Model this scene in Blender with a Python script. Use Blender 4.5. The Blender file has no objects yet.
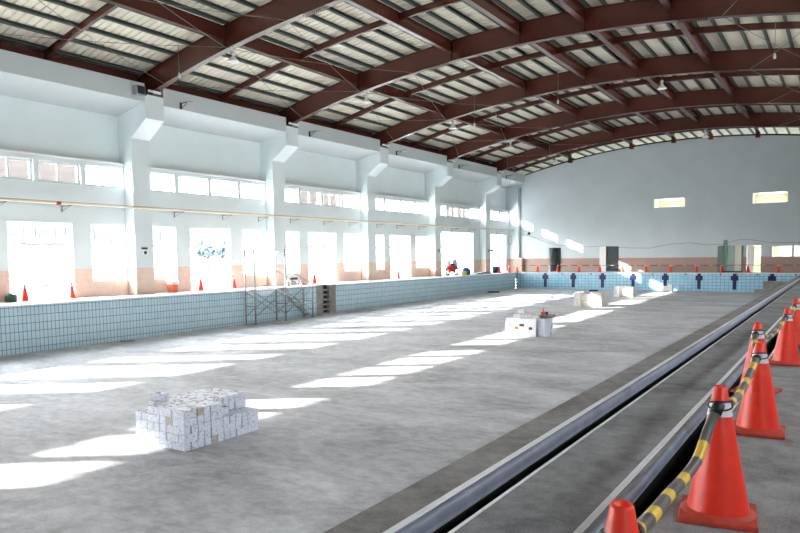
import bpy, bmesh, math, random
from mathutils import Vector, Matrix
random.seed(7)
SC = bpy.context.scene
COL = SC.collection
D = bpy.data

# ------------------------------------------------------------------ materials
def new_mat(name):
    m = D.materials.new(name); m.use_nodes = True
    nt = m.node_tree
    for n in list(nt.nodes): nt.nodes.remove(n)
    out = nt.nodes.new('ShaderNodeOutputMaterial')
    b = nt.nodes.new('ShaderNodeBsdfPrincipled')
    nt.links.new(b.outputs[0], out.inputs[0])
    return m, nt, b
def N(nt, t, **kw):
    n = nt.nodes.new(t)
    for k, v in kw.items():
        if k in n.inputs.keys(): n.inputs[k].default_value = v
        else: setattr(n, k, v)
    return n
def lin(c):
    return tuple((x/255/12.92 if x/255 <= .04045 else ((x/255+.055)/1.055)**2.4) for x in c) + (1,)
def plain(name, rgb, rough=.6, metal=0, noise=0.0, nscale=6.0, bump=0.0, spec=.4):
    m, nt, b = new_mat(name)
    b.inputs['Roughness'].default_value = rough
    b.inputs['Metallic'].default_value = metal
    b.inputs['Specular IOR Level'].default_value = spec
    c = lin(rgb)
    tc = N(nt, 'ShaderNodeTexCoord')
    nz = N(nt, 'ShaderNodeTexNoise', Scale=nscale, Detail=5.0, Roughness=.6)
    nt.links.new(tc.outputs['Object'], nz.inputs['Vector'])
    if noise > 0:
        mr = N(nt, 'ShaderNodeMapRange')
        mr.inputs['From Min'].default_value = .3; mr.inputs['From Max'].default_value = .7
        mr.inputs['To Min'].default_value = 1-noise; mr.inputs['To Max'].default_value = 1+noise*.5
        nt.links.new(nz.outputs[0], mr.inputs['Value'])
        mx = N(nt, 'ShaderNodeVectorMath', operation='SCALE')
        mx.inputs[0].default_value = c[:3]
        nt.links.new(mr.outputs[0], mx.inputs['Scale'])
        nt.links.new(mx.outputs[0], b.inputs['Base Color'])
    else:
        b.inputs['Base Color'].default_value = c
    if bump > 0:
        bp = N(nt, 'ShaderNodeBump', Strength=bump, Distance=.02)
        nt.links.new(nz.outputs[0], bp.inputs['Height']); nt.links.new(bp.outputs[0], b.inputs['Normal'])
    return m
def concrete(name, dark, light, scale=1.0, stain=.5, rough=.85, streak=None):
    m, nt, b = new_mat(name)
    b.inputs['Roughness'].default_value = rough
    b.inputs['Specular IOR Level'].default_value = .25
    tc = N(nt, 'ShaderNodeTexCoord')
    mp = N(nt, 'ShaderNodeMapping')
    if streak: mp.inputs['Scale'].default_value = streak
    nt.links.new(tc.outputs['Object'], mp.inputs['Vector'])
    n1 = N(nt, 'ShaderNodeTexNoise', Scale=.35*scale, Detail=8.0, Roughness=.65, Distortion=.6)
    n2 = N(nt, 'ShaderNodeTexNoise', Scale=3.2*scale, Detail=10.0, Roughness=.75)
    n3 = N(nt, 'ShaderNodeTexNoise', Scale=45*scale, Detail=3.0)
    for n in (n1, n2, n3): nt.links.new(mp.outputs[0], n.inputs['Vector'])
    a = N(nt, 'ShaderNodeMath', operation='MULTIPLY'); a.inputs[1].default_value = stain
    nt.links.new(n1.outputs[0], a.inputs[0])
    c = N(nt, 'ShaderNodeMath', operation='MULTIPLY_ADD'); c.inputs[1].default_value = .45
    nt.links.new(n2.outputs[0], c.inputs[0]); nt.links.new(a.outputs[0], c.inputs[2])
    d = N(nt, 'ShaderNodeMath', operation='MULTIPLY_ADD'); d.inputs[1].default_value = .18
    nt.links.new(n3.outputs[0], d.inputs[0]); nt.links.new(c.outputs[0], d.inputs[2])
    r = N(nt, 'ShaderNodeValToRGB')
    r.color_ramp.elements[0].position = .46; r.color_ramp.elements[0].color = lin(dark)
    r.color_ramp.elements[1].position = .70; r.color_ramp.elements[1].color = lin(light)
    nt.links.new(d.outputs[0], r.inputs[0]); nt.links.new(r.outputs[0], b.inputs['Base Color'])
    bp = N(nt, 'ShaderNodeBump', Strength=.25, Distance=.02)
    nt.links.new(d.outputs[0], bp.inputs['Height']); nt.links.new(bp.outputs[0], b.inputs['Normal'])
    return m
def tile(name, axis, w, h, base, base2, grout, zoff=0.0, mortar=.008, rough=.25):
    """stack bonded tiles; axis 'Y' for a wall seen along X, 'X' for a wall seen along Y"""
    m, nt, b = new_mat(name)
    b.inputs['Roughness'].default_value = rough
    tc = N(nt, 'ShaderNodeTexCoord'); sp = N(nt, 'ShaderNodeSeparateXYZ'); cb = N(nt, 'ShaderNodeCombineXYZ')
    nt.links.new(tc.outputs['Object'], sp.inputs[0])
    nt.links.new(sp.outputs[axis], cb.inputs[0])
    ad = N(nt, 'ShaderNodeMath', operation='ADD'); ad.inputs[1].default_value = 60+zoff
    nt.links.new(sp.outputs['Z'], ad.inputs[0]); nt.links.new(ad.outputs[0], cb.inputs[1])
    br = N(nt, 'ShaderNodeTexBrick', offset=0.0, squash=1.0)
    br.inputs['Color1'].default_value = lin(base); br.inputs['Color2'].default_value = lin(base2)
    br.inputs['Mortar'].default_value = lin(grout)
    br.inputs['Scale'].default_value = 1.0; br.inputs['Mortar Size'].default_value = mortar
    br.inputs['Mortar Smooth'].default_value = .1; br.inputs['Bias'].default_value = 0
    br.inputs['Brick Width'].default_value = w; br.inputs['Row Height'].default_value = h
    nt.links.new(cb.outputs[0], br.inputs['Vector'])
    nt.links.new(br.outputs['Color'], b.inputs['Base Color'])
    return m
def wall_paint(name, axis, paint, dado, z0=1.22, dark=None):
    """painted wall with a tiled dado up to z0"""
    m, nt, b = new_mat(name)
    b.inputs['Roughness'].default_value = .6; b.inputs['Specular IOR Level'].default_value = .3
    tc = N(nt, 'ShaderNodeTexCoord'); sp = N(nt, 'ShaderNodeSeparateXYZ'); cb = N(nt, 'ShaderNodeCombineXYZ')
    nt.links.new(tc.outputs['Object'], sp.inputs[0]); nt.links.new(sp.outputs[axis], cb.inputs[0])
    ad = N(nt, 'ShaderNodeMath', operation='ADD'); ad.inputs[1].default_value = 60
    nt.links.new(sp.outputs['Z'], ad.inputs[0]); nt.links.new(ad.outputs[0], cb.inputs[1])
    br = N(nt, 'ShaderNodeTexBrick', offset=0.0)
    br.inputs['Color1'].default_value = lin(dado); br.inputs['Color2'].default_value = lin(tuple(x*.97 for x in dado))
    br.inputs['Mortar'].default_value = lin(tuple(x*.88 for x in dado))
    br.inputs['Scale'].default_value = 1.0; br.inputs['Mortar Size'].default_value = .004
    br.inputs['Brick Width'].default_value = .1; br.inputs['Row Height'].default_value = .305
    nt.links.new(cb.outputs[0], br.inputs['Vector'])
    nz = N(nt, 'ShaderNodeTexNoise', Scale=.5, Detail=4.0); nt.links.new(tc.outputs['Object'], nz.inputs['Vector'])
    pr = N(nt, 'ShaderNodeValToRGB')
    pr.color_ramp.elements[0].position = .3; pr.color_ramp.elements[0].color = lin(tuple(x*.96 for x in paint))
    pr.color_ramp.elements[1].position = .7; pr.color_ramp.elements[1].color = lin(paint)
    nt.links.new(nz.outputs[0], pr.inputs[0])
    gt = N(nt, 'ShaderNodeMath', operation='GREATER_THAN'); gt.inputs[1].default_value = z0
    nt.links.new(sp.outputs['Z'], gt.inputs[0])
    mx = N(nt, 'ShaderNodeMix', data_type='RGBA')
    nt.links.new(gt.outputs[0], mx.inputs[0]); nt.links.new(br.outputs['Color'], mx.inputs[6]); nt.links.new(pr.outputs[0], mx.inputs[7])
    nt.links.new(mx.outputs[2], b.inputs['Base Color'])
    return m
def glassy(name, tint=(1, 1, 1), gloss=.06, frost=None, frost_mix=.5):
    m = D.materials.new(name); m.use_nodes = True; nt = m.node_tree
    for n in list(nt.nodes): nt.nodes.remove(n)
    out = nt.nodes.new('ShaderNodeOutputMaterial')
    tr = N(nt, 'ShaderNodeBsdfTransparent'); tr.inputs[0].default_value = tint + (1,)
    gl = N(nt, 'ShaderNodeBsdfGlossy', Roughness=.05)
    mx = N(nt, 'ShaderNodeMixShader'); mx.inputs[0].default_value = gloss
    nt.links.new(tr.outputs[0], mx.inputs[1]); nt.links.new(gl.outputs[0], mx.inputs[2])
    last = mx
    if frost:
        tl = N(nt, 'ShaderNodeBsdfTranslucent'); tl.inputs[0].default_value = lin(frost)
        m2 = N(nt, 'ShaderNodeMixShader'); m2.inputs[0].default_value = frost_mix
        nt.links.new(mx.outputs[0], m2.inputs[1]); nt.links.new(tl.outputs[0], m2.inputs[2]); last = m2
    nt.links.new(last.outputs[0], out.inputs[0])
    return m
def banded(name, axis, period, c1, c2, rough=.45, duty=.35):
    m, nt, b = new_mat(name)
    b.inputs['Roughness'].default_value = rough
    uv = N(nt, 'ShaderNodeUVMap'); uv.uv_map = 'UVMap'
    sp = N(nt, 'ShaderNodeSeparateXYZ'); nt.links.new(uv.outputs[0], sp.inputs[0])
    md = N(nt, 'ShaderNodeMath', operation='MODULO'); md.inputs[1].default_value = period
    nt.links.new(sp.outputs['Y'], md.inputs[0])
    lt = N(nt, 'ShaderNodeMath', operation='LESS_THAN'); lt.inputs[1].default_value = period*duty
    nt.links.new(md.outputs[0], lt.inputs[0])
    mx = N(nt, 'ShaderNodeMix', data_type='RGBA')
    mx.inputs[6].default_value = lin(c1); mx.inputs[7].default_value = lin(c2)
    nt.links.new(lt.outputs[0], mx.inputs[0]); nt.links.new(mx.outputs[2], b.inputs['Base Color'])
    return m
def box_mat():
    m, nt, b = new_mat('tile_carton_card')
    b.inputs['Roughness'].default_value = .55
    tc = N(nt, 'ShaderNodeTexCoord'); oi = N(nt, 'ShaderNodeObjectInfo')
    ad = N(nt, 'ShaderNodeVectorMath', operation='ADD')
    sc = N(nt, 'ShaderNodeVectorMath', operation='SCALE'); sc.inputs['Scale'].default_value = 37.0
    cv = N(nt, 'ShaderNodeCombineXYZ')
    for i in range(3): nt.links.new(oi.outputs['Random'], cv.inputs[i])
    nt.links.new(cv.outputs[0], sc.inputs[0]); nt.links.new(tc.outputs['Object'], ad.inputs[0]); nt.links.new(sc.outputs[0], ad.inputs[1])
    nz = N(nt, 'ShaderNodeTexNoise', Scale=26.0, Detail=3.0, Roughness=.7); nt.links.new(ad.outputs[0], nz.inputs['Vector'])
    r = N(nt, 'ShaderNodeValToRGB'); e = r.color_ramp.elements
    e[0].position = .32; e[0].color = lin((140, 152, 190))
    e[1].position = .48; e[1].color = lin((226, 230, 241))
    nt.links.new(nz.outputs[0], r.inputs[0])
    r2 = N(nt, 'ShaderNodeValToRGB'); r2.color_ramp.interpolation = 'CONSTANT'; f = r2.color_ramp.elements
    f[0].position = 0; f[0].color = lin((255, 255, 255)); f[1].position = .965; f[1].color = lin((214, 203, 186))
    nt.links.new(oi.outputs['Random'], r2.inputs[0])
    mx = N(nt, 'ShaderNodeMix', data_type='RGBA', blend_type='MULTIPLY'); mx.inputs[0].default_value = 1
    nt.links.new(r.outputs[0], mx.inputs[6]); nt.links.new(r2.outputs[0], mx.inputs[7])
    ge = N(nt, 'ShaderNodeNewGeometry'); sn = N(nt, 'ShaderNodeSeparateXYZ'); nt.links.new(ge.outputs['Normal'], sn.inputs[0])
    up_ = N(nt, 'ShaderNodeMath', operation='GREATER_THAN'); up_.inputs[1].default_value = .7; nt.links.new(sn.outputs['Z'], up_.inputs[0])
    n2 = N(nt, 'ShaderNodeTexNoise', Scale=7.0, Detail=4.0); nt.links.new(ad.outputs[0], n2.inputs['Vector'])
    g2 = N(nt, 'ShaderNodeMath', operation='GREATER_THAN'); g2.inputs[1].default_value = .56; nt.links.new(n2.outputs[0], g2.inputs[0])
    mu = N(nt, 'ShaderNodeMath', operation='MULTIPLY'); nt.links.new(up_.outputs[0], mu.inputs[0]); nt.links.new(g2.outputs[0], mu.inputs[1])
    m3 = N(nt, 'ShaderNodeMix', data_type='RGBA'); m3.inputs[7].default_value = lin((112, 104, 100))
    nt.links.new(mu.outputs[0], m3.inputs[0]); nt.links.new(mx.outputs[2], m3.inputs[6])
    nt.links.new(m3.outputs[2], b.inputs['Base Color'])
    return m

M = {}
M['poolfloor'] = concrete('pool_floor_concrete', (152, 153, 156), (214, 216, 220), 1.0, .55, streak=(1.0, 1.6, 1))
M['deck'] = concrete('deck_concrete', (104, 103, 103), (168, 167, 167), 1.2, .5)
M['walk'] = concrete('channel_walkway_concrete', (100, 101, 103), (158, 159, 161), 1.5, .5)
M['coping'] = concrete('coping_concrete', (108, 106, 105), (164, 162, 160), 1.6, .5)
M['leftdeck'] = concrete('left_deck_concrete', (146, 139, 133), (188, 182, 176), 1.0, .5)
M['paint'] = wall_paint('pale_blue_wall_paint', 'Y', (226, 237, 240), (231, 208, 194))  # lit copy of the end wall dado; paint lightened for window flare
M['paintfar'] = wall_paint('pale_blue_end_wall_paint', 'X', (206, 214, 221), (178, 151, 143))  # shaded copy of the window wall dado, darker and browner
M['upper'] = plain('upper_wall_paint', (224, 237, 239), .7, noise=.04, nscale=.6)
M['dimwall'] = plain('grey_concrete_wall', (120, 120, 122), .8, noise=.1)
M['beamgrey'] = plain('grey_white_beam_paint', (194, 203, 206), .7, noise=.04, nscale=.6)
M['tileL'] = tile('blue_pool_tiles_long_side', 'Y', .155, .298, (188, 217, 229), (200, 226, 236), (104, 136, 158), mortar=.011)
M['tileF'] = tile('blue_pool_tiles_end', 'X', .30, .25, (158, 205, 230), (174, 215, 236), (104, 150, 182), mortar=.014)
M['tileW'] = plain('white_edge_tiles', (235, 236, 236), .4, noise=.05, nscale=3)
M['navy'] = plain('navy_lane_tiles', (20, 36, 84), .35)
M['steel'] = plain('brown_primed_steel', (86, 40, 32), .26, noise=.15, nscale=1.6, spec=.8)
M['purlin'] = plain('dark_green_grey_purlin_steel', (76, 84, 80), .6, noise=.1, nscale=3)
M['roof'] = plain('cream_corrugated_sheet', (228, 222, 208), .55, noise=.08, nscale=.9)
M['bolt'] = plain('dark_bolt_steel', (60, 45, 42), .5, .3)
M['cable'] = plain('grey_steel_cable', (120, 118, 112), .5, .5)
M['white'] = plain('white_paint', (240, 240, 240), .45)
M['frame'] = plain('white_window_frame', (232, 234, 236), .4)
M['glass'] = glassy('clear_window_glass', gloss=.05)
M['frost'] = glassy('beige_film_window_glass', gloss=.04, frost=(222, 196, 176), frost_mix=.80)
M['lip'] = plain('blue_grey_glazed_gutter_lip', (126, 131, 146), .38, noise=.25, nscale=3.5, spec=.4)
M['trough'] = plain('black_wet_gutter_coating', (26, 28, 26), .35, noise=.2, nscale=3)  # black waterproofing that also paints the shade deep in the gutters
M['strip'] = plain('white_metal_edge_strip', (232, 232, 236), .35, noise=.1, nscale=8)
M['cone'] = plain('orange_red_cone_plastic', (242, 58, 38), .38, noise=.10, nscale=9, spec=.5)
M['conebase'] = plain('dusty_cone_base_plastic', (188, 66, 50), .6, noise=.3, nscale=12)
M['reflect'] = plain('white_reflective_sleeve', (222, 224, 228), .3, noise=.15, nscale=20)
M['rubber'] = plain('black_rubber', (28, 27, 29), .5)
M['hose'] = banded('black_and_yellow_barrier_pole', 'Y', .46, (92, 92, 90), (226, 190, 62), duty=.36)
M['hosefar'] = banded('dark_and_pale_barrier_pole', 'Y', .9, (40, 38, 38), (190, 170, 120), duty=.3)
M['box'] = box_mat()
M['boxfar'] = plain('far_white_carton_card', (226, 224, 220), .6, noise=.45, nscale=14)
M['scaf'] = plain('galvanised_scaffold_tube', (156, 156, 156), .5, .2, noise=.3, nscale=9)
M['slat'] = plain('beige_louvre_slat', (104, 86, 70), .7)
M['plank'] = plain('pale_scaffold_plank', (216, 206, 196), .6, noise=.2, nscale=4)
M['grey'] = concrete('bare_cement_render', (120, 118, 116), (176, 174, 172), 2.0, .5)
M['pipe'] = plain('cream_pipe_paint', (238, 228, 206), .4)
M['tan'] = plain('brown_thin_pipe', (168, 132, 108), .5)
M['redv'] = plain('red_valve', (170, 50, 40), .4)
M['dark'] = plain('dark_interior_grey', (140, 152, 155), .7, noise=.1)
M['greengrey'] = plain('grey_green_metal', (128, 148, 142), .4, .2, noise=.08)
M['cream'] = plain('cream_lit_panel', (228, 228, 214), .5)
M['lampshade'] = plain('white_enamel_lampshade', (236, 236, 234), .3)
M['green'] = plain('dark_green_plastic', (44, 84, 66), .5)
M['orange'] = plain('orange_plastic_bin', (236, 122, 84), .5)
M['bag'] = plain('white_plastic_bag', (238, 232, 230), .4, noise=.1, nscale=20)
M['blue'] = plain('blue_fabric', (58, 80, 150), .7, noise=.2)
M['red'] = plain('red_plastic', (200, 40, 40), .5)
M['yellow'] = plain('yellow_green_plastic', (198, 196, 90), .5)
M['black'] = plain('black_matt', (30, 30, 32), .7)
M['extpink'] = plain('lavender_render', (88, 76, 92), .8, noise=.06)
M['extwhite'] = plain('pale_render', (92, 88, 92), .8)
M['extlow'] = plain('pale_lower_render', (150, 148, 150), .8)  # lower walls paled to paint the glare that whitens them
M['extwin'] = plain('blue_grey_window_glass', (34, 46, 74), .4)
M['fence'] = plain('faded_red_fence', (120, 80, 80), .6)
M['ground'] = plain('pale_court_ground', (104, 116, 104), .9, noise=.06, nscale=.3)
M['leaf'] = plain('tree_leaf', (92, 104, 112), .8, noise=.4, nscale=3)
M['bark'] = plain('tree_bark', (92, 76, 62), .9)
M['navytxt'] = plain('dark_print', (66, 66, 80), .6)
M['purple'] = plain('violet_sign', (44, 36, 66), .6)

# ------------------------------------------------------------------ mesh builder
class MB:
    def __init__(s): s.bm = bmesh.new(); s.uv = s.bm.loops.layers.uv.new('UVMap')
    def face(s, pts):
        vs = [s.bm.verts.new(p) for p in pts]
        try: return s.bm.faces.new(vs)
        except ValueError: return None
    def box(s, x0, x1, y0, y1, z0, z1):
        v = [s.bm.verts.new(p) for p in ((x0,y0,z0),(x1,y0,z0),(x1,y1,z0),(x0,y1,z0),(x0,y0,z1),(x1,y0,z1),(x1,y1,z1),(x0,y1,z1))]
        for f in ((0,3,2,1),(4,5,6,7),(0,1,5,4),(1,2,6,5),(2,3,7,6),(3,0,4,7)): s.bm.faces.new([v[i] for i in f])
        return s
    def obox(s, c, sx, sy, sz, rz=0, rx=0, ry=0):
        R = Matrix.Translation(c) @ Matrix.Rotation(rz,4,'Z') @ Matrix.Rotation(ry,4,'Y') @ Matrix.Rotation(rx,4,'X')
        v = [s.bm.verts.new(R @ Vector((a*sx/2, b*sy/2, d*sz/2))) for d in (-1,1) for a,b in ((-1,-1),(1,-1),(1,1),(-1,1))]
        for f in ((0,3,2,1),(4,5,6,7),(0,1,5,4),(1,2,6,5),(2,3,7,6),(3,0,4,7)): s.bm.faces.new([v[i] for i in f])
        return s
    def prism(s, prof, y0, y1):
        """closed (x,z) profile extruded in y"""
        a = [s.bm.verts.new((x, y0, z)) for x, z in prof]; b = [s.bm.verts.new((x, y1, z)) for x, z in prof]
        n = len(prof)
        s.bm.faces.new(a); s.bm.faces.new(b[::-1])
        for i in range(n): s.bm.faces.new((a[i], b[i], b[(i+1)%n], a[(i+1)%n]))
        return s
    def tube(s, pts, r, n=10, cap=True):
        pts = [Vector(p) for p in pts]; rings = []; L = 0
        rs = r if isinstance(r, (list, tuple)) else [r]*len(pts)
        up = Vector((0,0,1)); lens = []
        for i, p in enumerate(pts):
            if i: L += (p-pts[i-1]).length
            lens.append(L)
            t = (pts[min(i+1,len(pts)-1)] - pts[max(i-1,0)]).normalized()
            a = t.cross(up)
            if a.length < 1e-3: a = t.cross(Vector((1,0,0)))
            a.normalize(); b = a.cross(t).normalized()
            rings.append([s.bm.verts.new(p + rs[i]*(math.cos(2*math.pi*k/n)*a + math.sin(2*math.pi*k/n)*b)) for k in range(n)])
        for i in range(len(rings)-1):
            for k in range(n):
                f = s.bm.faces.new((rings[i][k], rings[i][(k+1)%n], rings[i+1][(k+1)%n], rings[i+1][k])); f.smooth = True
                for l, vv in zip(f.loops, (lens[i], lens[i], lens[i+1], lens[i+1])): l[s.uv].uv = (k/n, vv)
        if cap: s.bm.faces.new(rings[0][::-1]); s.bm.faces.new(rings[-1])
        return s
    def lathe(s, prof, n=24, c=(0,0,0), closed=False):
        rings = []
        for r, z in prof:
            if r < 1e-6: rings.append([s.bm.verts.new((c[0], c[1], c[2]+z))])
            else: rings.append([s.bm.verts.new((c[0]+r*math.cos(2*math.pi*k/n), c[1]+r*math.sin(2*math.pi*k/n), c[2]+z)) for k in range(n)])
        for i in range(len(rings)-1):
            A, B = rings[i], rings[i+1]
            for k in range(n):
                k2 = (k+1)%n
                if len(A) == 1 and len(B) == 1: continue
                if len(A) == 1: f = s.bm.faces.new((A[0], B[k2], B[k]))
                elif len(B) == 1: f = s.bm.faces.new((A[k], A[k2], B[0]))
                else: f = s.bm.faces.new((A[k], A[k2], B[k2], B[k]))
                f.smooth = True
        return s
    def build(s, name, mat, parent=None, loc=None, bevel=0, normals=True):
        if normals: bmesh.ops.recalc_face_normals(s.bm, faces=s.bm.faces)
        me = D.meshes.new(name); s.bm.to_mesh(me); s.bm.free()
        if isinstance(mat, (list, tuple)):
            for k in mat: me.materials.append(k)
        else: me.materials.append(mat)
        o = D.objects.new(name, me); COL.objects.link(o)
        if parent: o.parent = parent
        if loc: o.location = loc
        if bevel:
            b = o.modifiers.new('bevel', 'BEVEL'); b.width = bevel; b.segments = 2; b.limit_method = 'ANGLE'
        return o
def tag(o, label=None, cat=None, group=None, kind=None):
    if label: o['label'] = label
    if cat: o['category'] = cat
    if group: o['group'] = group
    if kind: o['kind'] = kind
    return o
def empty(name, loc, label, cat, group=None, rz=0):
    o = D.objects.new(name, None); COL.objects.link(o); o.location = loc; o.rotation_euler = (0,0,rz)
    o.empty_display_size = .2
    return tag(o, label, cat, group)
def copy_tree(o, parent=None):
    c = o.copy(); COL.objects.link(c)
    if parent: c.parent = parent
    for ch in list(o.children): copy_tree(ch, c)
    return c
def struct(o, label=None, cat=None):
    o['kind'] = 'structure'
    if label: o['label'] = label
    if cat: o['category'] = cat
    return o

# ------------------------------------------------------------------ layout constants
P0, SP = 19.56, 9.02                       # first fully visible pillar, pillar spacing
YB, YE = -16.5, 61.98                      # back wall, far wall
XL = -25.17                                # pool face, left
YF = 58.98                                 # pool face, far
def zf(y): return -1.80 + (y-12)*.0072     # sloping pool floor
XC, KA, ZA = -10.87, .0088, 10.87
def zb(x): return ZA - KA*(x-XC)**2        # underside of the arches
def zbb(x):                                # level seats on the pillars
    return max(zb(x), zb(-25.6)-.06) if (x < -25.6 or x > 3.86) else zb(x)
XR = 5.66                                  # right wall

# ------------------------------------------------------------------ floors
mb = MB()
ys = [-8 + i*2 for i in range(34)]; ys = [y for y in ys if y < YF] + [YF+.2]
a = [(mb.bm.verts.new((XL-.2, y, zf(y))), mb.bm.verts.new((-2.3, y, zf(y)))) for y in ys]
for i in range(len(a)-1): mb.bm.faces.new((a[i][0], a[i][1], a[i+1][1], a[i+1][0]))
b = [(mb.bm.verts.new((XL-.2, y, -2.4)), mb.bm.verts.new((-2.3, y, -2.4))) for y in ys]
for i in range(len(a)-1):
    mb.bm.faces.new((b[i][0], b[i+1][0], b[i+1][1], b[i][1]))
    mb.bm.faces.new((a[i][0], a[i+1][0], b[i+1][0], b[i][0])); mb.bm.faces.new((a[i][1], b[i][1], b[i+1][1], a[i+1][1]))
mb.bm.faces.new((a[0][0], b[0][0], b[0][1], a[0][1])); mb.bm.faces.new((a[-1][0], a[-1][1], b[-1][1], b[-1][0]))
struct(mb.build('floor', M['poolfloor']), 'dusty grey concrete bottom of the drained swimming pool', 'floor')
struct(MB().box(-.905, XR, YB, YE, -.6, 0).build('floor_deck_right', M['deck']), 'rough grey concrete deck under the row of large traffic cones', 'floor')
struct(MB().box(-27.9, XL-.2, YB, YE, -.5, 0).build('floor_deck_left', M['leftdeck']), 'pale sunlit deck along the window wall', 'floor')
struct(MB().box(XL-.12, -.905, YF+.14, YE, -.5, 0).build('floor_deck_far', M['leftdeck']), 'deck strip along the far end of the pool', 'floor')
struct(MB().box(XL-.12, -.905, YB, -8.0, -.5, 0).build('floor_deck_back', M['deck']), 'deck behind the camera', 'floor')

# ------------------------------------------------------------------ pool walls
NY0, NY1 = 30.15, 31.95                    # niche with ladder steps
mb = MB()
for y0, y1 in ((-8, NY0), (NY1, 58.45), (58.95, YF)): mb.box(XL-.2, XL, y0, y1, -2.2, -.035)
struct(mb.build('wall_pool_left', M['tileL']), 'long pool side wall of pale blue tiles with dark grout', 'wall')
struct(MB().box(XL-.2, XL+.012, -8, NY0, -.05, .004).box(XL-.2, XL+.012, NY1, YF, -.05, .004).build('trim_1', M['tileW']), 'white tiled edge along the left pool side', 'trim')
struct(MB().box(XL-.12, -2.5, YF, YF+.2, -2.2, -.03).build('wall_pool_far', M['tileF']), 'far pool end wall of light blue tiles', 'wall')
struct(MB().box(XL-.12, -2.5, YF-.012, YF+.2, -.045, .004).build('trim_2', M['tileW']), 'white tiled edge along the far pool end', 'trim')
struct(MB().box(XL-.12, -2.5, -8.2, -8, -2.2, 0).build('wall_pool_back', M['tileF']), 'near pool end wall', 'wall')
# channel structure on the right (coping, two gutters, walkway)
y0, y1 = -8, YF+.15
prof = [(-2.5,-2.4), (-2.5,0), (-2.199,0), (-2.199,-.021), (-2.17,-.5), (-1.86,-.5), (-1.86,-2.4)]
struct(MB().prism(prof, y0, y1).build('wall_pool_right', M['coping']), 'rough concrete coping along the right side of the pool', 'wall')
struct(MB().prism([(-2.198,-.02),(-2.198,.004),(-2.152,.004),(-2.152,-.02)], y0, y1).build('trim_3', M['strip']), 'white metal strip on the pool side coping', 'trim')
def lip(x, w, d):
    pts = [(x-.03,-.02), (x,-.004)]
    for k in range(9):
        t = k/8*math.pi*.62
        pts.append((x + w*math.sin(t), -.004 - d*.5*(1-math.cos(t))))
    pts += [(x+w*.55, -d*.92), (x+w*.1, -d*1.05), (x-.03, -d*1.05)]
    return pts
def smoothlip(o):
    for p in o.data.polygons: p.use_smooth = abs(p.normal.y) < .5
    return o
struct(smoothlip(MB().prism(lip(-2.155, .05, .15), y0, y1).build('trim_4', M['lip'])), 'rounded blue grey gutter lip beside the pool coping', 'trim')
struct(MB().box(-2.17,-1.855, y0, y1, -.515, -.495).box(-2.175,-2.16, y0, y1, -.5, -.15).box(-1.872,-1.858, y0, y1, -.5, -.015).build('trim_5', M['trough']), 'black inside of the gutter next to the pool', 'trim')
struct(MB().box(-1.86,-1.255, y0, y1, -.6, 0).build('floor_walkway', M['walk']), 'grey concrete walkway strip between the two gutters', 'floor')
struct(MB().box(-1.876,-1.853, y0, y1, -.03, .004).build('trim_6', M['strip']), 'thin white strip on the left edge of the walkway', 'trim')
struct(MB().box(-1.26,-1.218, y0, y1, -.03, .005).build('trim_7', M['strip']), 'white metal strip on the right edge of the walkway', 'trim')
struct(MB().box(-1.255,-1.185, y0, y1, -.6, -.003).build('trim_8', M['coping']), 'gritty mortar strip beside the white metal edge', 'trim')
struct(smoothlip(MB().prism(lip(-1.185, .04, .12), y0, y1).build('trim_9', M['lip'])), 'rounded blue grey gutter lip beside the walkway', 'trim')
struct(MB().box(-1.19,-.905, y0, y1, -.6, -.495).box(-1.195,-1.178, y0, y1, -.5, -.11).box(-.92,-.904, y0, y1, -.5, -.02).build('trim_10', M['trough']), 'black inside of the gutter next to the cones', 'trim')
struct(MB().box(-.922,-.898, y0, y1, -.03, .003).build('trim_11', M['strip']), 'thin pale strip on the edge of the cone deck', 'trim')
# far lane crosses
for i in range(8):
    x = -22.52 + i*2.57
    m_ = MB().box(x-.27, x+.27, YF-.012, YF-.001, -.60, -.22).box(x-.135, x+.135, YF-.012, YF-.001, -.22, -.055)
    if i < 7: m_.box(x-.135, x+.135, YF-.012, YF-.001, -1.30, -.60)
    o = m_.build('lane_cross_marker', M['navy'])
    where = ['leftmost on the far pool wall, behind no boxes', 'second from the left on the far pool wall', 'third from the left on the far pool wall', 'fourth from the left, above a box stack on the far pool wall', 'fifth from the left, beside the smallest far box stack', 'sixth from the left on the far pool wall', 'seventh from the left, below the grey green panels', 'rightmost and shortest, cut off by the grey cement block'][i]
    tag(o, 'navy cross, ' + where, 'lane marker', 'navy lane crosses on the far pool wall')
    # small inlet fittings between the crosses
for i in range(8):
    x = -21.25 + i*2.57
    tag(MB().lathe([(0,0),(.06,0),(.075,-.03),(0,-.03)], 12).build('pool_inlet', M['black'], loc=(x+.3, YF-.002, -.12)), 'small dark inlet fitting under the far pool edge between two lane crosses', 'inlet', 'inlet fittings under the far pool edge').rotation_euler = (math.pi/2, 0, 0)
tag(MB().box(-5.1,-2.55, YF-.25, YF-.013, zf(58.8), -.62).box(-5.65,-5.1, YF-.25, YF-.013, zf(58.8), -1.22).build('cement_block', M['grey']), 'stepped grey cement block against the far pool wall at the right', 'block')
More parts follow.
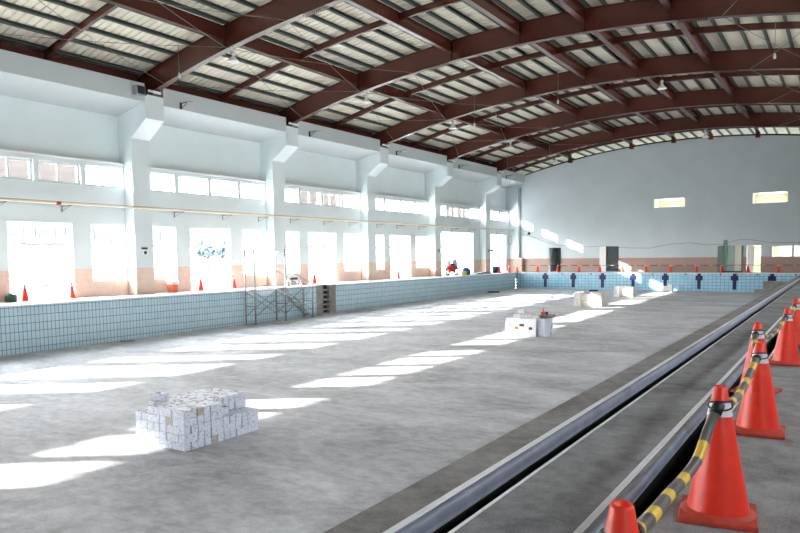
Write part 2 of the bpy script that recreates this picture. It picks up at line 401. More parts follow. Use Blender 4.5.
# niche with steps
mb = MB().box(XL-.30, XL-.205, NY0, NY1, -2.2, .0).box(XL-.3, XL+.004, NY0, NY0+.62, -2.0, .003).box(XL-.3, XL+.004, NY1-.62, NY1, -2.0, .003)
struct(mb.build('trim_12', M['grey']), 'bare cement recess in the left pool wall', 'trim')
rt = empty('wall_ladder', (XL, (NY0+NY1)/2, 0), 'recessed pool ladder with dark rungs in the bare cement niche', 'ladder')
for k in range(5):
    MB().box(-.185,-.02, -.27, .27, -.34-k*.28, -.26-k*.28).build('rung', M['grey'], rt)
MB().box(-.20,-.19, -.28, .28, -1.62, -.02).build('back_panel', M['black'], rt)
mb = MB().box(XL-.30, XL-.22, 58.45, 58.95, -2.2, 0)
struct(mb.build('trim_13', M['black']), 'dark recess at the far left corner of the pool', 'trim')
rt = empty('wall_ladder', (XL, 58.7, 0), 'narrow recessed pool ladder in the far left corner of the pool', 'ladder')
for k in range(5): MB().box(-.2,-.02, -.25, .25, -.34-k*.25, -.24-k*.25).build('rung', M['dark'], rt)

# ------------------------------------------------------------------ left wall
XW0, XW1 = -27.76, -27.4
def grid_wall(mbx, ycuts, zcuts, solid, x0, x1):
    for i in range(len(ycuts)-1):
        for j in range(len(zcuts)-1):
            if not solid(i, j): continue
            ya, yb, za, zb_ = ycuts[i], ycuts[i+1], zcuts[j], zcuts[j+1]
            mbx.face(((x1,ya,za),(x1,yb,za),(x1,yb,zb_),(x1,ya,zb_))); mbx.face(((x0,ya,za),(x0,ya,zb_),(x0,yb,zb_),(x0,yb,za)))
            if i == 0 or not solid(i-1, j): mbx.face(((x0,ya,za),(x1,ya,za),(x1,ya,zb_),(x0,ya,zb_)))
            if i == len(ycuts)-2 or not solid(i+1, j): mbx.face(((x0,yb,za),(x0,yb,zb_),(x1,yb,zb_),(x1,yb,za)))
            if j == 0 or not solid(i, j-1): mbx.face(((x0,ya,za),(x0,yb,za),(x1,yb,za),(x1,ya,za)))
            if j == len(zcuts)-2 or not solid(i, j+1): mbx.face(((x0,ya,zb_),(x1,ya,zb_),(x1,yb,zb_),(x0,yb,zb_)))
openings = []          # (y0,y1,z0,z1,type,bay)
for b_ in range(-4, 5):
    s0 = P0 + SP*b_
    for k, (u, v) in enumerate(((1.08,2.80),(3.06,4.88),(5.1,6.92),(7.16,8.92))):
        openings.append((s0+u, s0+v, 4.82, 5.66, 'high', b_, k))
    if b_ < 3:
        e_ = .12 if b_ == -1 else 0
        openings.append((s0+1.02, s0+2.76, .65, 3.15, 'win', b_, 0)); openings.append((s0+3.6+e_, s0+6.3+e_, 0, 3.15, 'door', b_, 1)); openings.append((s0+7.15+e_, s0+8.93, .65, 3.15, 'win', b_, 2))
    elif b_ == 3:
        openings.append((s0+1.0, s0+7.75, 0, 3.6, 'gate', b_, 1))
    else:
        openings = [o for o in openings if not (o[4] == 'high' and o[5] == 4)]
        for u, v in ((1.1,2.35),(2.75,4.0),(4.4,6.1)): openings.append((s0+u, s0+v, 4.82, 5.66, 'high', 4, 0))
        openings.append((s0+1.0, s0+5.75, 0, 3.55, 'gate', 4, 1))
yc = sorted({YB, YE+.3} | {o[0] for o in openings} | {o[1] for o in openings})
yc = [y for y in yc if YB <= y <= YE+.3]
zc = [0, .65, 3.15, 3.55, 3.6, 4.82, 5.66, 5.9]
def solid(i, j):
    ym, zm = (yc[i]+yc[i+1])/2, (zc[j]+zc[j+1])/2
    return not any(o[0] < ym < o[1] and o[2] < zm < o[3] for o in openings)
mb = MB(); grid_wall(mb, yc, zc, solid, XW0, XW1)
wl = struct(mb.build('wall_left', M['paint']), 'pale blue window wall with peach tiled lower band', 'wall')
MB().box(-27.98, -27.7, YB, YE+.3, 5.9, 9.35).build('upper_wall', M['upper'], wl)
MB().box(-27.78, -27.36, YB, YE+.1, 5.84, 5.90).build('ledge', M['white'], wl)
# concrete ring beam pieces between pillar heads and pillars
names_p = {-1:'concrete pillar just outside the left edge of the photo', 0:'white concrete pillar nearest the camera with a flared head and a small sign', 1:'white concrete pillar rising behind the scaffold', 2:'white concrete pillar third from the left, between two tall windows', 3:'white concrete pillar with the open gateway to its right', 4:'white concrete pillar farthest from the camera, near the end wall'}
for b_ in range(-4, 5):
    s0 = P0 + SP*b_; e0 = s0+.97
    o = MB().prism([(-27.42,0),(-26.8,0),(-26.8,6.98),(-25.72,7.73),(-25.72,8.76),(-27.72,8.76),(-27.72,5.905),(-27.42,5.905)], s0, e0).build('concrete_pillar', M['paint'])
    tag(o, names_p.get(b_, 'white concrete pillar of the window wall behind the camera'), 'pillar', 'pillars of the window wall')
    yend = s0+SP if b_ < 4 else YE
    mb = MB().prism([(-25.72,8.42),(-25.72,9.2),(-27.7,9.2),(-27.7,8.02)], e0+.003, yend-.003)
    o = mb.build('concrete_beam', M['beamgrey'])
    tag(o, {-1:'pale concrete beam left of the nearest pillar head', 0:'pale concrete beam between the nearest and the second pillar heads', 1:'pale concrete beam between the second and third pillar heads', 2:'pale concrete beam between the third and fourth pillar heads', 3:'pale concrete beam between the fourth and the farthest pillar heads', 4:'short pale concrete beam running into the end wall'}.get(b_, 'pale concrete beam of the window wall behind the camera'), 'beam', 'concrete beams under the eaves')
# windows and doors
nw = nd = 0
beige = {(-1,1),(-1,2),(1,1),(1,2),(3,1),(3,2)}
wh = ['first','second','third','fourth']
for (a0, a1, c0, c1, ty, b_, k) in sorted(openings, key=lambda o: (o[4], o[0])):
    if ty in ('high', 'win'):
        nw += 1
        xf = -27.62
        mb = MB()
        t = .07
        mb.box(xf, xf+.07, a0, a1, c0, c0+t).box(xf, xf+.07, a0, a1, c1-t, c1).box(xf, xf+.07, a0, a0+t, c0+t, c1-t).box(xf, xf+.07, a1-t, a1, c0+t, c1-t)
        mid = (a0+a1)/2
        if ty == 'win':
            mb.box(xf+.005, xf+.065, a0+t, a1-t, 2.20, 2.29).box(xf+.005, xf+.065, mid-.04, mid+.04, c0+t, 2.20)
            mb.box(xf+.005, xf+.065, mid-.03, mid+.03, 2.29, c1-t)
        else: mb.box(xf+.005, xf+.065, mid-.04, mid+.04, c0+t, c1-t)
        w = struct(mb.build('window_%d' % nw, M['frame']), ('high strip window' if ty == 'high' else 'tall white framed window') + ' in the left wall', 'window')
        bg = ty == 'high' and (b_, k) in beige
        MB().box(xf+.03, xf+.036, a0+t, a1-t, c0+t, c1-t).build('glass', M['glass'], w)
        if ty == 'high': MB().box(xf+.2, XW1+.03, a0-.03, a1+.03, c0-.03, c0+.004).build('window_sill', M['beamgrey'], w)
        if bg:
            mb = MB(); nsl = 13
            for q_ in range(nsl): mb.obox((xf-.075, mid, c0+.04+(c1-c0-.08)*(q_+.5)/nsl), .21, a1-a0-.004, .004, ry=math.radians(23))
            mb.build('louvre', M['slat'], w)
    else:
        nd += 1
        xf = -27.62; t = .06
        mb = MB().box(xf, xf+.08, a0, a1, c1-t, c1).box(xf, xf+.08, a0, a0+t, 0, c1-t).box(xf, xf+.08, a1-t, a1, 0, c1-t)
        if ty == 'door':
            mb.box(xf, xf+.08, a0+t, a1-t, 2.20, 2.30)
            for fr in (.5,): mb.box(xf+.01, xf+.06, a0+(a1-a0)*fr-.035, a0+(a1-a0)*fr+.035, 2.30, c1-t)
        d_ = struct(mb.build('door_%d' % nd, M['frame']), 'wide open doorway in the window wall', 'door')
        if ty == 'door': MB().box(xf+.03, xf+.036, a0+t, a1-t, 2.30, c1-t).build('glass', M['glass'], d_)

# ------------------------------------------------------------------ far wall
def arcx(x0, x1, n): return [x0+(x1-x0)*i/n for i in range(n+1)]
holes = [(-23.35,-22.15,0,2.22), (-18.52,-16.85,0,2.25), (-13.92,-11.38,5.48,6.27), (-6.33,-3.80,5.45,6.36), (-8.75,-6.86,0,2.15), (-6.62,-5.60,0,2.12), (-4.85,-3.42,1.2,2.06), (-3.34,-1.6,1.2,2.06), (1.5,2.9,0,2.2)]
xc_ = sorted({-27.9, XR+.3} | {h[0] for h in holes} | {h[1] for h in holes} | {-27+i*1.5 for i in range(22)})
zc_ = [0, 1.2, 2.06, 2.12, 2.15, 2.2, 2.22, 2.25, 5.45, 5.48, 6.27, 6.36, 8.0]
def sol(i, j):
    xm, zm = (xc_[i]+xc_[i+1])/2, (zc_[j]+zc_[j+1])/2
    return not any(h[0] < xm < h[1] and h[2] < zm < h[3] for h in holes)
mb = MB(); Y0_, Y1_ = YE, YE+.3
for i in range(len(xc_)-1):
    a_, b_ = xc_[i], xc_[i+1]
    for j in range(len(zc_)-1):
        if not sol(i, j): continue
        za, zb2 = zc_[j], zc_[j+1]
        mb.face(((a_,Y0_,za),(b_,Y0_,za),(b_,Y0_,zb2),(a_,Y0_,zb2))); mb.face(((a_,Y1_,za),(a_,Y1_,zb2),(b_,Y1_,zb2),(b_,Y1_,za)))
        if i == 0 or not sol(i-1,j): mb.face(((a_,Y0_,za),(a_,Y0_,zb2),(a_,Y1_,zb2),(a_,Y1_,za)))
        if i == len(xc_)-2 or not sol(i+1,j): mb.face(((b_,Y0_,za),(b_,Y1_,za),(b_,Y1_,zb2),(b_,Y0_,zb2)))
        if j > 0 and not sol(i,j-1): mb.face(((a_,Y0_,za),(a_,Y1_,za),(b_,Y1_,za),(b_,Y0_,za)))
        if j < len(zc_)-2 and not sol(i,j+1): mb.face(((a_,Y0_,zb2),(b_,Y0_,zb2),(b_,Y1_,zb2),(a_,Y1_,zb2)))
    ta, tb = zb(a_)+.17, zb(b_)+.17
    mb.face(((a_,Y0_,8.0),(b_,Y0_,8.0),(b_,Y0_,tb),(a_,Y0_,ta))); mb.face(((a_,Y1_,8.0),(a_,Y1_,ta),(b_,Y1_,tb),(b_,Y1_,8.0)))
    mb.face(((a_,Y0_,ta),(b_,Y0_,tb),(b_,Y1_,tb),(a_,Y1_,ta)))
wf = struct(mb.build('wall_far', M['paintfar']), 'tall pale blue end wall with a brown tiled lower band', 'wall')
# rooms behind the far openings
def room(x0, x1, z0, z1, mat, depth=2.0, nm='alcove'):
    y = YE+.3
    mb = MB().box(x0-.1, x0, y, y+depth, z0-.1, z1+.1).box(x1, x1+.1, y, y+depth, z0-.1, z1+.1).box(x0-.1, x1+.1, y+depth, y+depth+.1, z0-.1, z1+.1)
    mb.box(x0, x1, y, y+depth, z1, z1+.1).box(x0, x1, y, y+depth, z0-.1, z0-.001)
    return mb.build(nm, mat, wf)
room(-23.35,-22.15,0,2.22, M['dark']); room(-18.52,-16.85,0,2.25, M['dark'])
room(-8.75,-6.86,0,2.15, M['greengrey']); room(1.5,2.9,0,2.2,M['dark'])
# lit rooms: cream interiors with a ceiling strip lamp
mlamp, ntl, bl = new_mat('strip_lamp_glow'); bl.inputs['Emission Color'].default_value = (1,1,.95,1); bl.inputs['Emission Strength'].default_value = 7.0
for k_, (x0, x1, z0, z1, dp) in enumerate(((-13.92,-11.38,5.48,6.27,2.2), (-6.33,-3.80,5.45,6.36,2.2), (-6.62,-5.60,0,2.12,2.0), (-4.85,-1.6,1.2,2.06,2.0))):
    room(x0, x1, z0, z1, M['cream'], dp, 'lit_room')
    ym = YE+.3+dp*.4
    hh = z1-.03
    r_ = empty('strip_lamp', ((x0+x1)/2, ym, z1), ['glowing strip lamp inside the left high opening of the end wall','glowing strip lamp inside the right high opening of the end wall','glowing lamp in the bright doorway of the end wall','glowing lamp behind the long low opening at the right of the end wall'][k_], 'lamp', 'lamps in the rooms behind the end wall')
    w_ = (x1-x0)*.36
    MB().box(-w_, w_, -.12, .12, -.05, -.0015).build('lamp_tube', mlamp, r_)
    MB().box(-w_-.05, w_+.05, -.15, .15, -.012, -.0005).build('lamp_housing', M['white'], r_)
    ld = D.lights.new('room_light', 'AREA'); ld.energy = [9,9,8,18][k_]; ld.size = w_*2; ld.size_y = .3; ld.shape = 'RECTANGLE'
    lo = D.objects.new('room_light', ld); COL.objects.link(lo); lo.location = ((x0+x1)/2, ym, z1-.08)
for n_, (x0,x1,z0,z1) in enumerate(((-13.92,-11.38,5.48,6.27), (-6.33,-3.80,5.45,6.36), (-4.85,-3.42,1.2,2.06), (-3.34,-1.6,1.2,2.06))):
    nw += 1; t = .04
    mb = MB().box(x0,x1,YE+.1,YE+.15,z0,z0+t).box(x0,x1,YE+.1,YE+.15,z1-t,z1).box(x0,x0+t,YE+.1,YE+.15,z0+t,z1-t).box(x1-t,x1,YE+.1,YE+.15,z0+t,z1-t)
    w = struct(mb.build('window_%d' % nw, M['frame']), 'opening with a pale frame in the end wall', 'window')
    MB().box(x0+t,x1-t,YE+.12,YE+.126,z0+t,z1-t).build('glass', M['glass'], w)
# items of the far openings
MB().box(-18.55,-17.98,YE-.03,YE+.02,0,2.28).build('door_jamb', M['white'], wf)  # white strip paints the sunlit edge of the second doorway
o = MB().box(-8.32,-8.05,YE-.14,YE-.02,0,2.62).build('steel_cabinet', M['greengrey']); tag(o, 'tall narrow grey green steel box before the end wall doorway', 'cabinet')
rt = empty('folding_screen', (-7.75, YE-.25, 0), 'grey green metal panels standing in front of the end wall doorway', 'screen')
for k,(xx,ww) in enumerate(((-.78,.42),(-.0,.5),(.52,.5))):
    MB().obox((xx,0,1.08), ww, .05, 2.1, rz=.15*(-1)**k).build('panel', M['greengrey'] if k < 2 else M['cream'], rt)
MB().box(-.9,.85,-.1,.1,0,.08).build('base_rail', M['black'], rt)
tag(MB().obox((-6.32, YE-.06, 1.06), .5, .05, 2.1).build('door_leaf', M['white']), 'white door leaf standing at the bright doorway of the end wall', 'door')

# other walls
fill_openings = []  # high right wall openings, added to brighten the hall
for b_ in range(-3, 3):
    s0 = P0 + SP*b_
    for u, v in ((1.08,2.80),(3.06,4.88),(5.1,6.92),(7.16,8.92)): fill_openings.append((s0+u, s0+v, 4.8, 5.7))
ycr = sorted({YB, YE+.3} | {o[0] for o in fill_openings} | {o[1] for o in fill_openings}); zcr = [0, 4.8, 5.7, 10.2]
mb = MB(); grid_wall(mb, ycr, zcr, lambda i, j: not any(o[0] < (ycr[i]+ycr[i+1])/2 < o[1] and o[2] < (zcr[j]+zcr[j+1])/2 < o[3] for o in fill_openings), XR, XR+.3)
struct(mb.build('wall_right', M['dimwall']), 'right wall beside the camera', 'wall')
mb = MB()
for i in range(20):
    a_, b_ = -28+i*(XR+28.3)/20, -28+(i+1)*(XR+28.3)/20
    mb.face(((a_,YB,0),(b_,YB,0),(b_,YB,zb(b_)+1.2),(a_,YB,zb(a_)+1.2))); mb.face(((a_,YB-.3,0),(a_,YB-.3,zb(a_)+1.2),(b_,YB-.3,zb(b_)+1.2),(b_,YB-.3,0)))
struct(mb.build('wall_back', M['dimwall']), 'end wall behind the camera', 'wall')
mb = MB()
for i in range(20):
    a_, b_ = -28+i*(XR+28.3)/20, -28+(i+1)*(XR+28.3)/20
    y = 70.3
    mb.face(((a_,y,7.5),(b_,y,7.5),(b_,y,zb(b_)+1.2),(a_,y,zb(a_)+1.2))); mb.face(((a_,y+.2,7.5),(a_,y+.2,zb(a_)+1.2),(b_,y+.2,zb(b_)+1.2),(b_,y+.2,7.5)))
mb.box(-27.98,-27.7,YE+.3,70.3,7.5,9.35).box(XR,XR+.3,YE+.3,70.3,7.5,10.2).box(-28,XR+.3,YE+.3,69.98,7.4,7.5)  # shelf stops short of the gable: added slit lets dim light up
struct(mb.build('wall_far_outer', M['upper']), 'gable wall above and behind the end wall', 'wall')
struct(MB().box(-37.5, -27.78, 43, 62.2, 3.95, 4.05).box(-37.5,-37.3,43,43.2,-.12,3.95).box(-37.5,-37.3,61.9,62.1,-.12,3.95).build('trim_16', M['white']), 'flat canopy outside the open gateways', 'canopy')  # unseen canopy added to keep direct sun off the lower end wall

# ------------------------------------------------------------------ roof
# corrugated deck
mb = MB()
xs = arcx(-28.1, XR+.35, 30)
per = [(0,.0),(.22,0),(.245,.05),(.285,.05),(.31,0)]
ypts = []
y = YB-.3
while y < 70.5:
    for dy, dz in per[:-1]: ypts.append((y+dy, dz))
    y += .31
grid = [[mb.bm.verts.new((x, yy, max(zb(x), 8.2)+1.115+dz)) for x in xs] for yy, dz in ypts]
for i in range(len(grid)-1):
    for j in range(len(xs)-1):
        mb.bm.faces.new((grid[i][j], grid[i][j+1], grid[i+1][j+1], grid[i+1][j]))
ce = struct(mb.build('ceiling', M['roof'], normals=False), 'curved cream corrugated metal roof sheeting', 'ceiling')
so = ce.modifiers.new('thick', 'SOLIDIFY'); so.thickness = .004; so.offset = 1

def arc_solid(mb, xs_, f0, f1, y0, y1):
    A = [[mb.bm.verts.new(p) for p in ((x,y0,f0(x)),(x,y1,f0(x)),(x,y1,f1(x)),(x,y0,f1(x)))] for x in xs_]
    for i in range(len(A)-1):
        for k in range(4): mb.bm.faces.new((A[i][k], A[i+1][k], A[i+1][(k+1)%4], A[i][(k+1)%4]))
    mb.bm.faces.new(A[0]); mb.bm.faces.new(A[-1][::-1])
gx = [-21.2, -15.75, -12.3, -9.43, -6.0, -.55]
axs = arcx(-27.6, XR-.02, 44)
lab = {-1:'deep brown steel roof arch closest to the camera', 0:'deep brown steel roof arch rising from the nearest pillar', 1:'deep brown steel roof arch rising from the pillar behind the scaffold', 2:'deep brown steel roof arch rising from the third pillar', 3:'deep brown steel roof arch rising from the fourth pillar', 4:'deep brown steel roof arch farthest away, by the end wall'}
first = None
for b_ in range(-3, 5):
    yc0 = P0 + SP*b_ + .5
    if first is None:
        rt = empty('steel_arch', (0, yc0, 0), 'x', 'roof arch', 'steel roof arches')
        mb = MB(); arc_solid(mb, axs, lambda x: zbb(x)+.03, lambda x: zb(x)+.93, -.012, .012); mb.build('web', M['steel'], rt)
        mb = MB(); arc_solid(mb, axs, lambda x: zbb(x), lambda x: zbb(x)+.03, -.15, .15); mb.build('bottom_flange', M['steel'], rt)
        mb = MB(); arc_solid(mb, axs, lambda x: zb(x)+.93, lambda x: zb(x)+.955, -.15, .15); mb.build('top_flange', M['steel'], rt)
        for g in gx:
            MB().box(g-.012, g+.012, -.145, -.013, zb(g)+.035, zb(g)+.925).box(g-.012, g+.012, .013, .145, zb(g)+.035, zb(g)+.925).build('stiffener', M['steel'], rt)
        for sx in (-16.5, -5.2):
            mb = MB(); arc_solid(mb, arcx(sx-.55, sx+.55, 6), lambda x: zb(x)-.015, lambda x: zb(x)-.001, -.16, .16)
            sp_ = mb.build('splice_plate', M['steel'], rt)
            for q_ in range(12):
                xx = sx-.5+q_*1.0/11
                for yy in (-.1, .1): MB().lathe([(0,0),(.02,0),(.02,-.06),(0,-.06)], 6).build('bolt', M['bolt'], sp_, loc=(xx, yy, zb(xx)-.015))
        first = rt; o = rt
    else:
        o = copy_tree(first); o.location = (0, yc0, 0)
    o['label'] = lab.get(b_, 'deep brown steel roof arch behind the camera')
# light rafters in the middle of each bay
mb = MB()
ff = None
for b_ in range(-3, 5):
    ym = P0 + SP*b_ + .5 + SP/2
    if ff is None:
        rxs = arcx(-26.45, 4.7, 40); rt = empty('light_rafter', (0, ym, 0), 'x', 'roof rafter', 'light steel rafters between the arches')
        mb = MB(); arc_solid(mb, rxs, lambda x: zb(x)+.695, lambda x: zb(x)+.935, -.006, .006); mb.build('web', M['steel'], rt)
        mb = MB(); arc_solid(mb, rxs, lambda x: zb(x)+.68, lambda x: zb(x)+.695, -.07, .07); mb.build('bottom_flange', M['steel'], rt)
        mb = MB(); arc_solid(mb, rxs, lambda x: zb(x)+.935, lambda x: zb(x)+.95, -.07, .07); mb.build('top_flange', M['steel'], rt)
        ff = rt; o = rt
    else: o = copy_tree(ff); o.location = (0, ym, 0)
    if b_ == 4: o.location = (0, 61.2, 0)
    o['label'] = {-1:'light brown steel rafter above the leftmost doorway', 0:'light brown steel rafter in the roof bay after the nearest arch', 1:'light brown steel rafter in the roof bay beyond the scaffold arch', 2:'light brown steel rafter between the third and fourth pillar arches', 3:'light brown steel rafter between the last two arches', 4:'light brown steel rafter against the end wall'}.get(b_, 'light brown steel rafter behind the camera')
# girders running along the hall
gl = ['second brown girder line from the window wall, first inside the eaves', 'third brown girder line from the window wall', 'brown girder line just left of the crown of the roof', 'brown girder line just right of the crown of the roof', 'brown girder line sixth from the window wall, right of the crown', 'brown girder line nearest the right hand wall']
for g, l_ in zip(gx, gl):
    z1_ = zb(g)+.95
    rt = empty('roof_girder', (g, 0, z1_), l_, 'roof girder', 'brown girders along the hall')
    MB().box(-.012,.012,YB,61.9,-.53,-.03).build('web', M['steel'], rt)
    MB().box(-.12,.12,YB,61.9,-.55,-.53).build('bottom_flange', M['steel'], rt)
    MB().box(-.12,.12,YB,61.9,-.03,-.01).build('top_flange', M['steel'], rt)
    MB().box(-.16,.16,61.45,61.85,-.98,-.55).build('end_bracket', M['steel'], rt)
bayname = {-4:'behind the camera', -3:'behind the camera', -2:'behind the camera', -1:'left of the nearest pillar', 0:'between the nearest and second pillars', 1:'between the second and third pillars', 2:'between the third and fourth pillars', 3:'between the last two pillars', 4:'running into the end wall'}
for x_, l_ in ((-26.6,'brown steel eaves beam above the window wall, '), (4.86,'brown steel eaves beam on the right hand side, in the bay ')):
    for b_ in range(-4, 5):
        ya = max(P0+SP*b_+.5+.155, YB); yb_ = min(P0+SP*(b_+1)+.5-.155, 61.9)
        rt = empty('eaves_beam', (x_, ya, 9.22), l_ + bayname[b_], 'eaves beam', 'eaves beams')
        MB().box(-.012,.012,0,yb_-ya,.02,.50).build('web', M['steel'], rt)
        MB().box(-.16,.16,0,yb_-ya,0,.02).build('bottom_flange', M['steel'], rt)
        MB().box(-.12,.12,0,yb_-ya,.50,.52).build('top_flange', M['steel'], rt)
# purlins
px = []
edges = [-27.3] + gx + [4.9]
nb = [5, 5, 3, 2, 3, 5, 5]
for i in range(len(edges)-1):
    for k in range(1, nb[i]+1): px.append(edges[i] + (edges[i+1]-edges[i])*k/(nb[i]+1))
px += [g+.16 for g in gx]
prp = None
for x_ in sorted(px):
    sl = math.atan(-2*KA*(x_-XC))
    if prp is None:
        mb = MB()
        mb.box(-.05,.05,YB,70.2,.0,.012).box(-.05,-.035,YB,70.2,.012,.142).box(-.05,.05,YB,70.2,.142,.152).box(.04,.05,YB,70.2,.012,.04)
        prp = mb.build('roof_purlin', M['purlin']); o = prp
    else: o = prp.copy(); COL.objects.link(o)
    o.location = (x_, 0, zb(x_)+.957); o.rotation_euler = (0, -sl, 0)
    tag(o, 'thin dark steel purlin running lengthwise under the cream roof sheets', 'purlin', 'purlins under the roof sheets')
# edge trim on top of the far wall
mb = MB(); arc_solid(mb, arcx(-27.2, XR-.1, 40), lambda x: zb(x)+.172, lambda x: zb(x)+.30, YE+.01, YE+.2)
struct(mb.build('trim_14', M['steel']), 'thin brown curved rail on top of the end wall', 'trim')
# bracing cables between arches
pan = [(-24.9,-21.0),(-21.0,-17.9),(-.9,3.1),(-4.1,-.9)]
for b_ in range(-2, 4):
    ya = P0+SP*b_+.5; yb_ = ya+SP
    near = {-2:'behind the camera',-1:'before the nearest pillar arch',0:'between the nearest and second pillar arches',1:'between the second and third pillar arches',2:'between the third and fourth pillar arches',3:'between the last two arches'}[b_]
    for pi_, (xa, xb) in enumerate(pan):
        for k, (p, q_) in enumerate((((xa,ya),(xb,yb_)), ((xb,ya),(xa,yb_)))):
            p3 = Vector((p[0], p[1]+.16, zb(p[0])+.05)); q3 = Vector((q_[0], q_[1]-.16, zb(q_[0])+.05))
            pts = [p3.lerp(q3, i/8) - Vector((0,0,.12*math.sin(math.pi*i/8) + .02*k)) for i in range(9)]
            tag(MB().tube(pts, .011, 6).build('bracing_cable', M['cable']), 'bracing cable %s, %s' % (near, ['next to the window wall','second from the window wall','next to the right hand wall','second from the right wall'][pi_]), 'cable', 'bracing cables of the roof')

# high bay lamps
def highbay(x, y, z, label, ztop=None):
    rt = empty('high_bay_lamp', (x, y, z), label, 'lamp', 'white high bay lamps under the roof')
    MB().lathe([(.04,.30),(.05,.22),(.13,.12),(.24,.0),(.25,-.01),(.235,-.005),(.12,.10),(.04,.20),(0,.20)], 24).build('lamp_shade', M['lampshade'], rt)
    MB().lathe([(0,.42),(.07,.42),(.08,.36),(.08,.30),(.04,.28),(0,.28)], 16).build('lamp_head', M['beamgrey'], rt)
    zt = (ztop if ztop is not None else zb(x)) - z
    MB().tube([(0,0,.42),(0,0,zt)], .012, 6).build('hanger', M['cable'], rt)
    MB().lathe([(0,.2),(.05,.18),(.07,.1),(.05,.03),(0,.0)], 12).build('bulb', M['white'], rt)
for x, y, z, l_ in ((-20.79,20.06,9.45,'white high bay lamp under the nearest arch'), (-20.6,38.1,9.45,'white high bay lamp hanging under the third pillar arch'), (-8.23,38.1,10.15,'white high bay lamp near the roof crown'), (-20.5,56.1,9.25,'white high bay lamp under the farthest arch at the left'), (-8.95,56.1,10.2,'white high bay lamp under the farthest arch near the crown'), (-20.7,29.1,9.45,'white high bay lamp under the second pillar arch'), (-20.7,47.1,9.4,'white high bay lamp under the fourth pillar arch')):
    highbay(x, y, z, l_)
# floodlights on pillar heads
fl = None
for b_ in range(0, 5):
    yy = P0+SP*b_+.3
    if fl is None:
        rt = empty('floodlight', (-25.45, yy, 8.80), 'x', 'floodlight', 'floodlights on the pillar heads')
        MB().obox((0,0,.06), .34, .42, .10, ry=.3).build('lamp_housing', M['white'], rt)
        MB().obox((.03,0,.0), .26, .34, .02, ry=.3).build('lamp_glass', M['strip'], rt)
        MB().box(-.27,-.10,-.02,.02,-.02,.02).box(-.12,-.08,-.02,.02,-.02,.05).build('bracket', M['black'], rt)
        fl = rt; o = rt
    else: o = copy_tree(fl); o.location = (-25.45, yy, 8.80)
    o['label'] = 'white floodlight on the head of ' + ['the nearest pillar','the pillar behind the scaffold','the third pillar','the fourth pillar','the farthest pillar'][b_]
fl = None
for b_ in range(0, 5):
    yy = P0+SP*b_+1.9
    if fl is None:
        rt = empty('wall_bracket_lamp', (-25.715, yy, 8.7), 'x', 'bracket lamp', 'bracket lamps on the concrete beams')
        MB().box(0,.06,-.04,.04,-.28,.02).box(0,.5,-.015,.015,-.03,.0).build('arm', M['black'], rt)
        MB().tube([(.5,0,-.015),(.9,0,-.06)], .05, 8).build('lamp_head', M['beamgrey'], rt)
        MB().tube([(.04,0,-.26),(.5,0,-.03)], .012, 6).build('strut', M['black'], rt)
        fl = rt; o = rt
    else: o = copy_tree(fl); o.location = (-25.715, yy, 8.7)
    o['label'] = 'small dark bracket lamp on the concrete beam right of ' + ['the nearest pillar','the pillar behind the scaffold','the third pillar','the fourth pillar','the farthest pillar'][b_]
# loudspeaker by nearest pillar head
rt = empty('loudspeaker', (-25.567, 19.25, 8.62), 'grey boxed loudspeaker on a bracket left of the nearest pillar head', 'loudspeaker')
MB().box(-.15,.15,-.3,.12,0,.38).build('cabinet', M['dark'], rt, bevel=.01); MB().box(.15,.16,-.27,.09,.03,.35).build('grille', M['black'], rt)
MB().box(-.16,.0,.12,.312,.06,.14).build('bracket', M['black'], rt)
# hanging sensors on rods
for x, y, z, l_ in ((-23.5,19.6,9.22,'thin rod with a small sensor hanging near the nearest arch'), (-2.7,33.4,9.8,'thin rod with a small sensor under the bracing at the right'), (-13.7,37.7,10.1,'thin rod with a small sensor near the roof crown'), (-18.9,37.7,9.4,'thin rod with a small sensor before the third pillar arch')):
    rt = empty('hanging_sensor', (x, y, z), l_, 'sensor', 'sensors hanging on rods')
    MB().lathe([(0,-.1),(.05,-.1),(.06,.0),(.03,.12),(0,.12)], 12).build('sensor_body', M['beamgrey'], rt)
    MB().tube([(0,0,.1),(0,0,zb(x)+.95-z)], .012, 6).build('rod', M['cable'], rt)

# ------------------------------------------------------------------ wall pipe, conduits, cable
rt = empty('wall_pipe', (-26.68, 0, 3.90), 'long cream pipe running on brackets along the window wall', 'pipe')
MB().tube([(0,YB+.1,0),(0,20,0),(0,40,0),(0,61.6,0)], .042, 10).build('main_tube', M['pipe'], rt)
MB().tube([(-.05,YB+.1,.065),(-.05,61.6,.065)], .014, 8).build('thin_tube', M['tan'], rt)
y = 8.2
while y < 61:
    MB().box(-.70,.03,y-.015,y+.015,-.08,-.05).tube([(-.69,y,-.26),(-.05,y,-.07)], .011, 6).box(-.715,-.70,y-.03,y+.03,-.30,-.02).build('bracket', M['scaf'], rt)
    y += 2.62 if int(y) % 2 else 3.1
MB().tube([(0,15.9,0),(0,16.06,0)], .075, 10).build('red_coupling', M['redv'], rt)
rt = empty('corner_conduit', (-26.35, YE-.08, 0), 'pair of grey vertical conduits in the corner by the end wall', 'conduit')
MB().tube([(0,0,1.32),(0,0,8.0)], .05, 8).build('thick_tube', M['beamgrey'], rt); MB().tube([(.22,0,1.32),(.22,0,8.0)], .035, 8).build('thin_tube', M['cable'], rt)
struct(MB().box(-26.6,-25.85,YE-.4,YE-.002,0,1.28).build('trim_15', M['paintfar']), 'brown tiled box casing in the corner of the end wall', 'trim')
tag(MB().tube([(-27.35,58.9+i*.0,0)] if 0 else [(-26.78+.0*i, 60.9+.38*math.cos(i*math.pi/8), 3.0+.42*math.sin(i*math.pi/8)) for i in range(17)], .02, 6, cap=False).build('hanging_wire_loop', M['cable']), 'loop of grey wire hanging on the wall near the far corner', 'wire')
pts = []
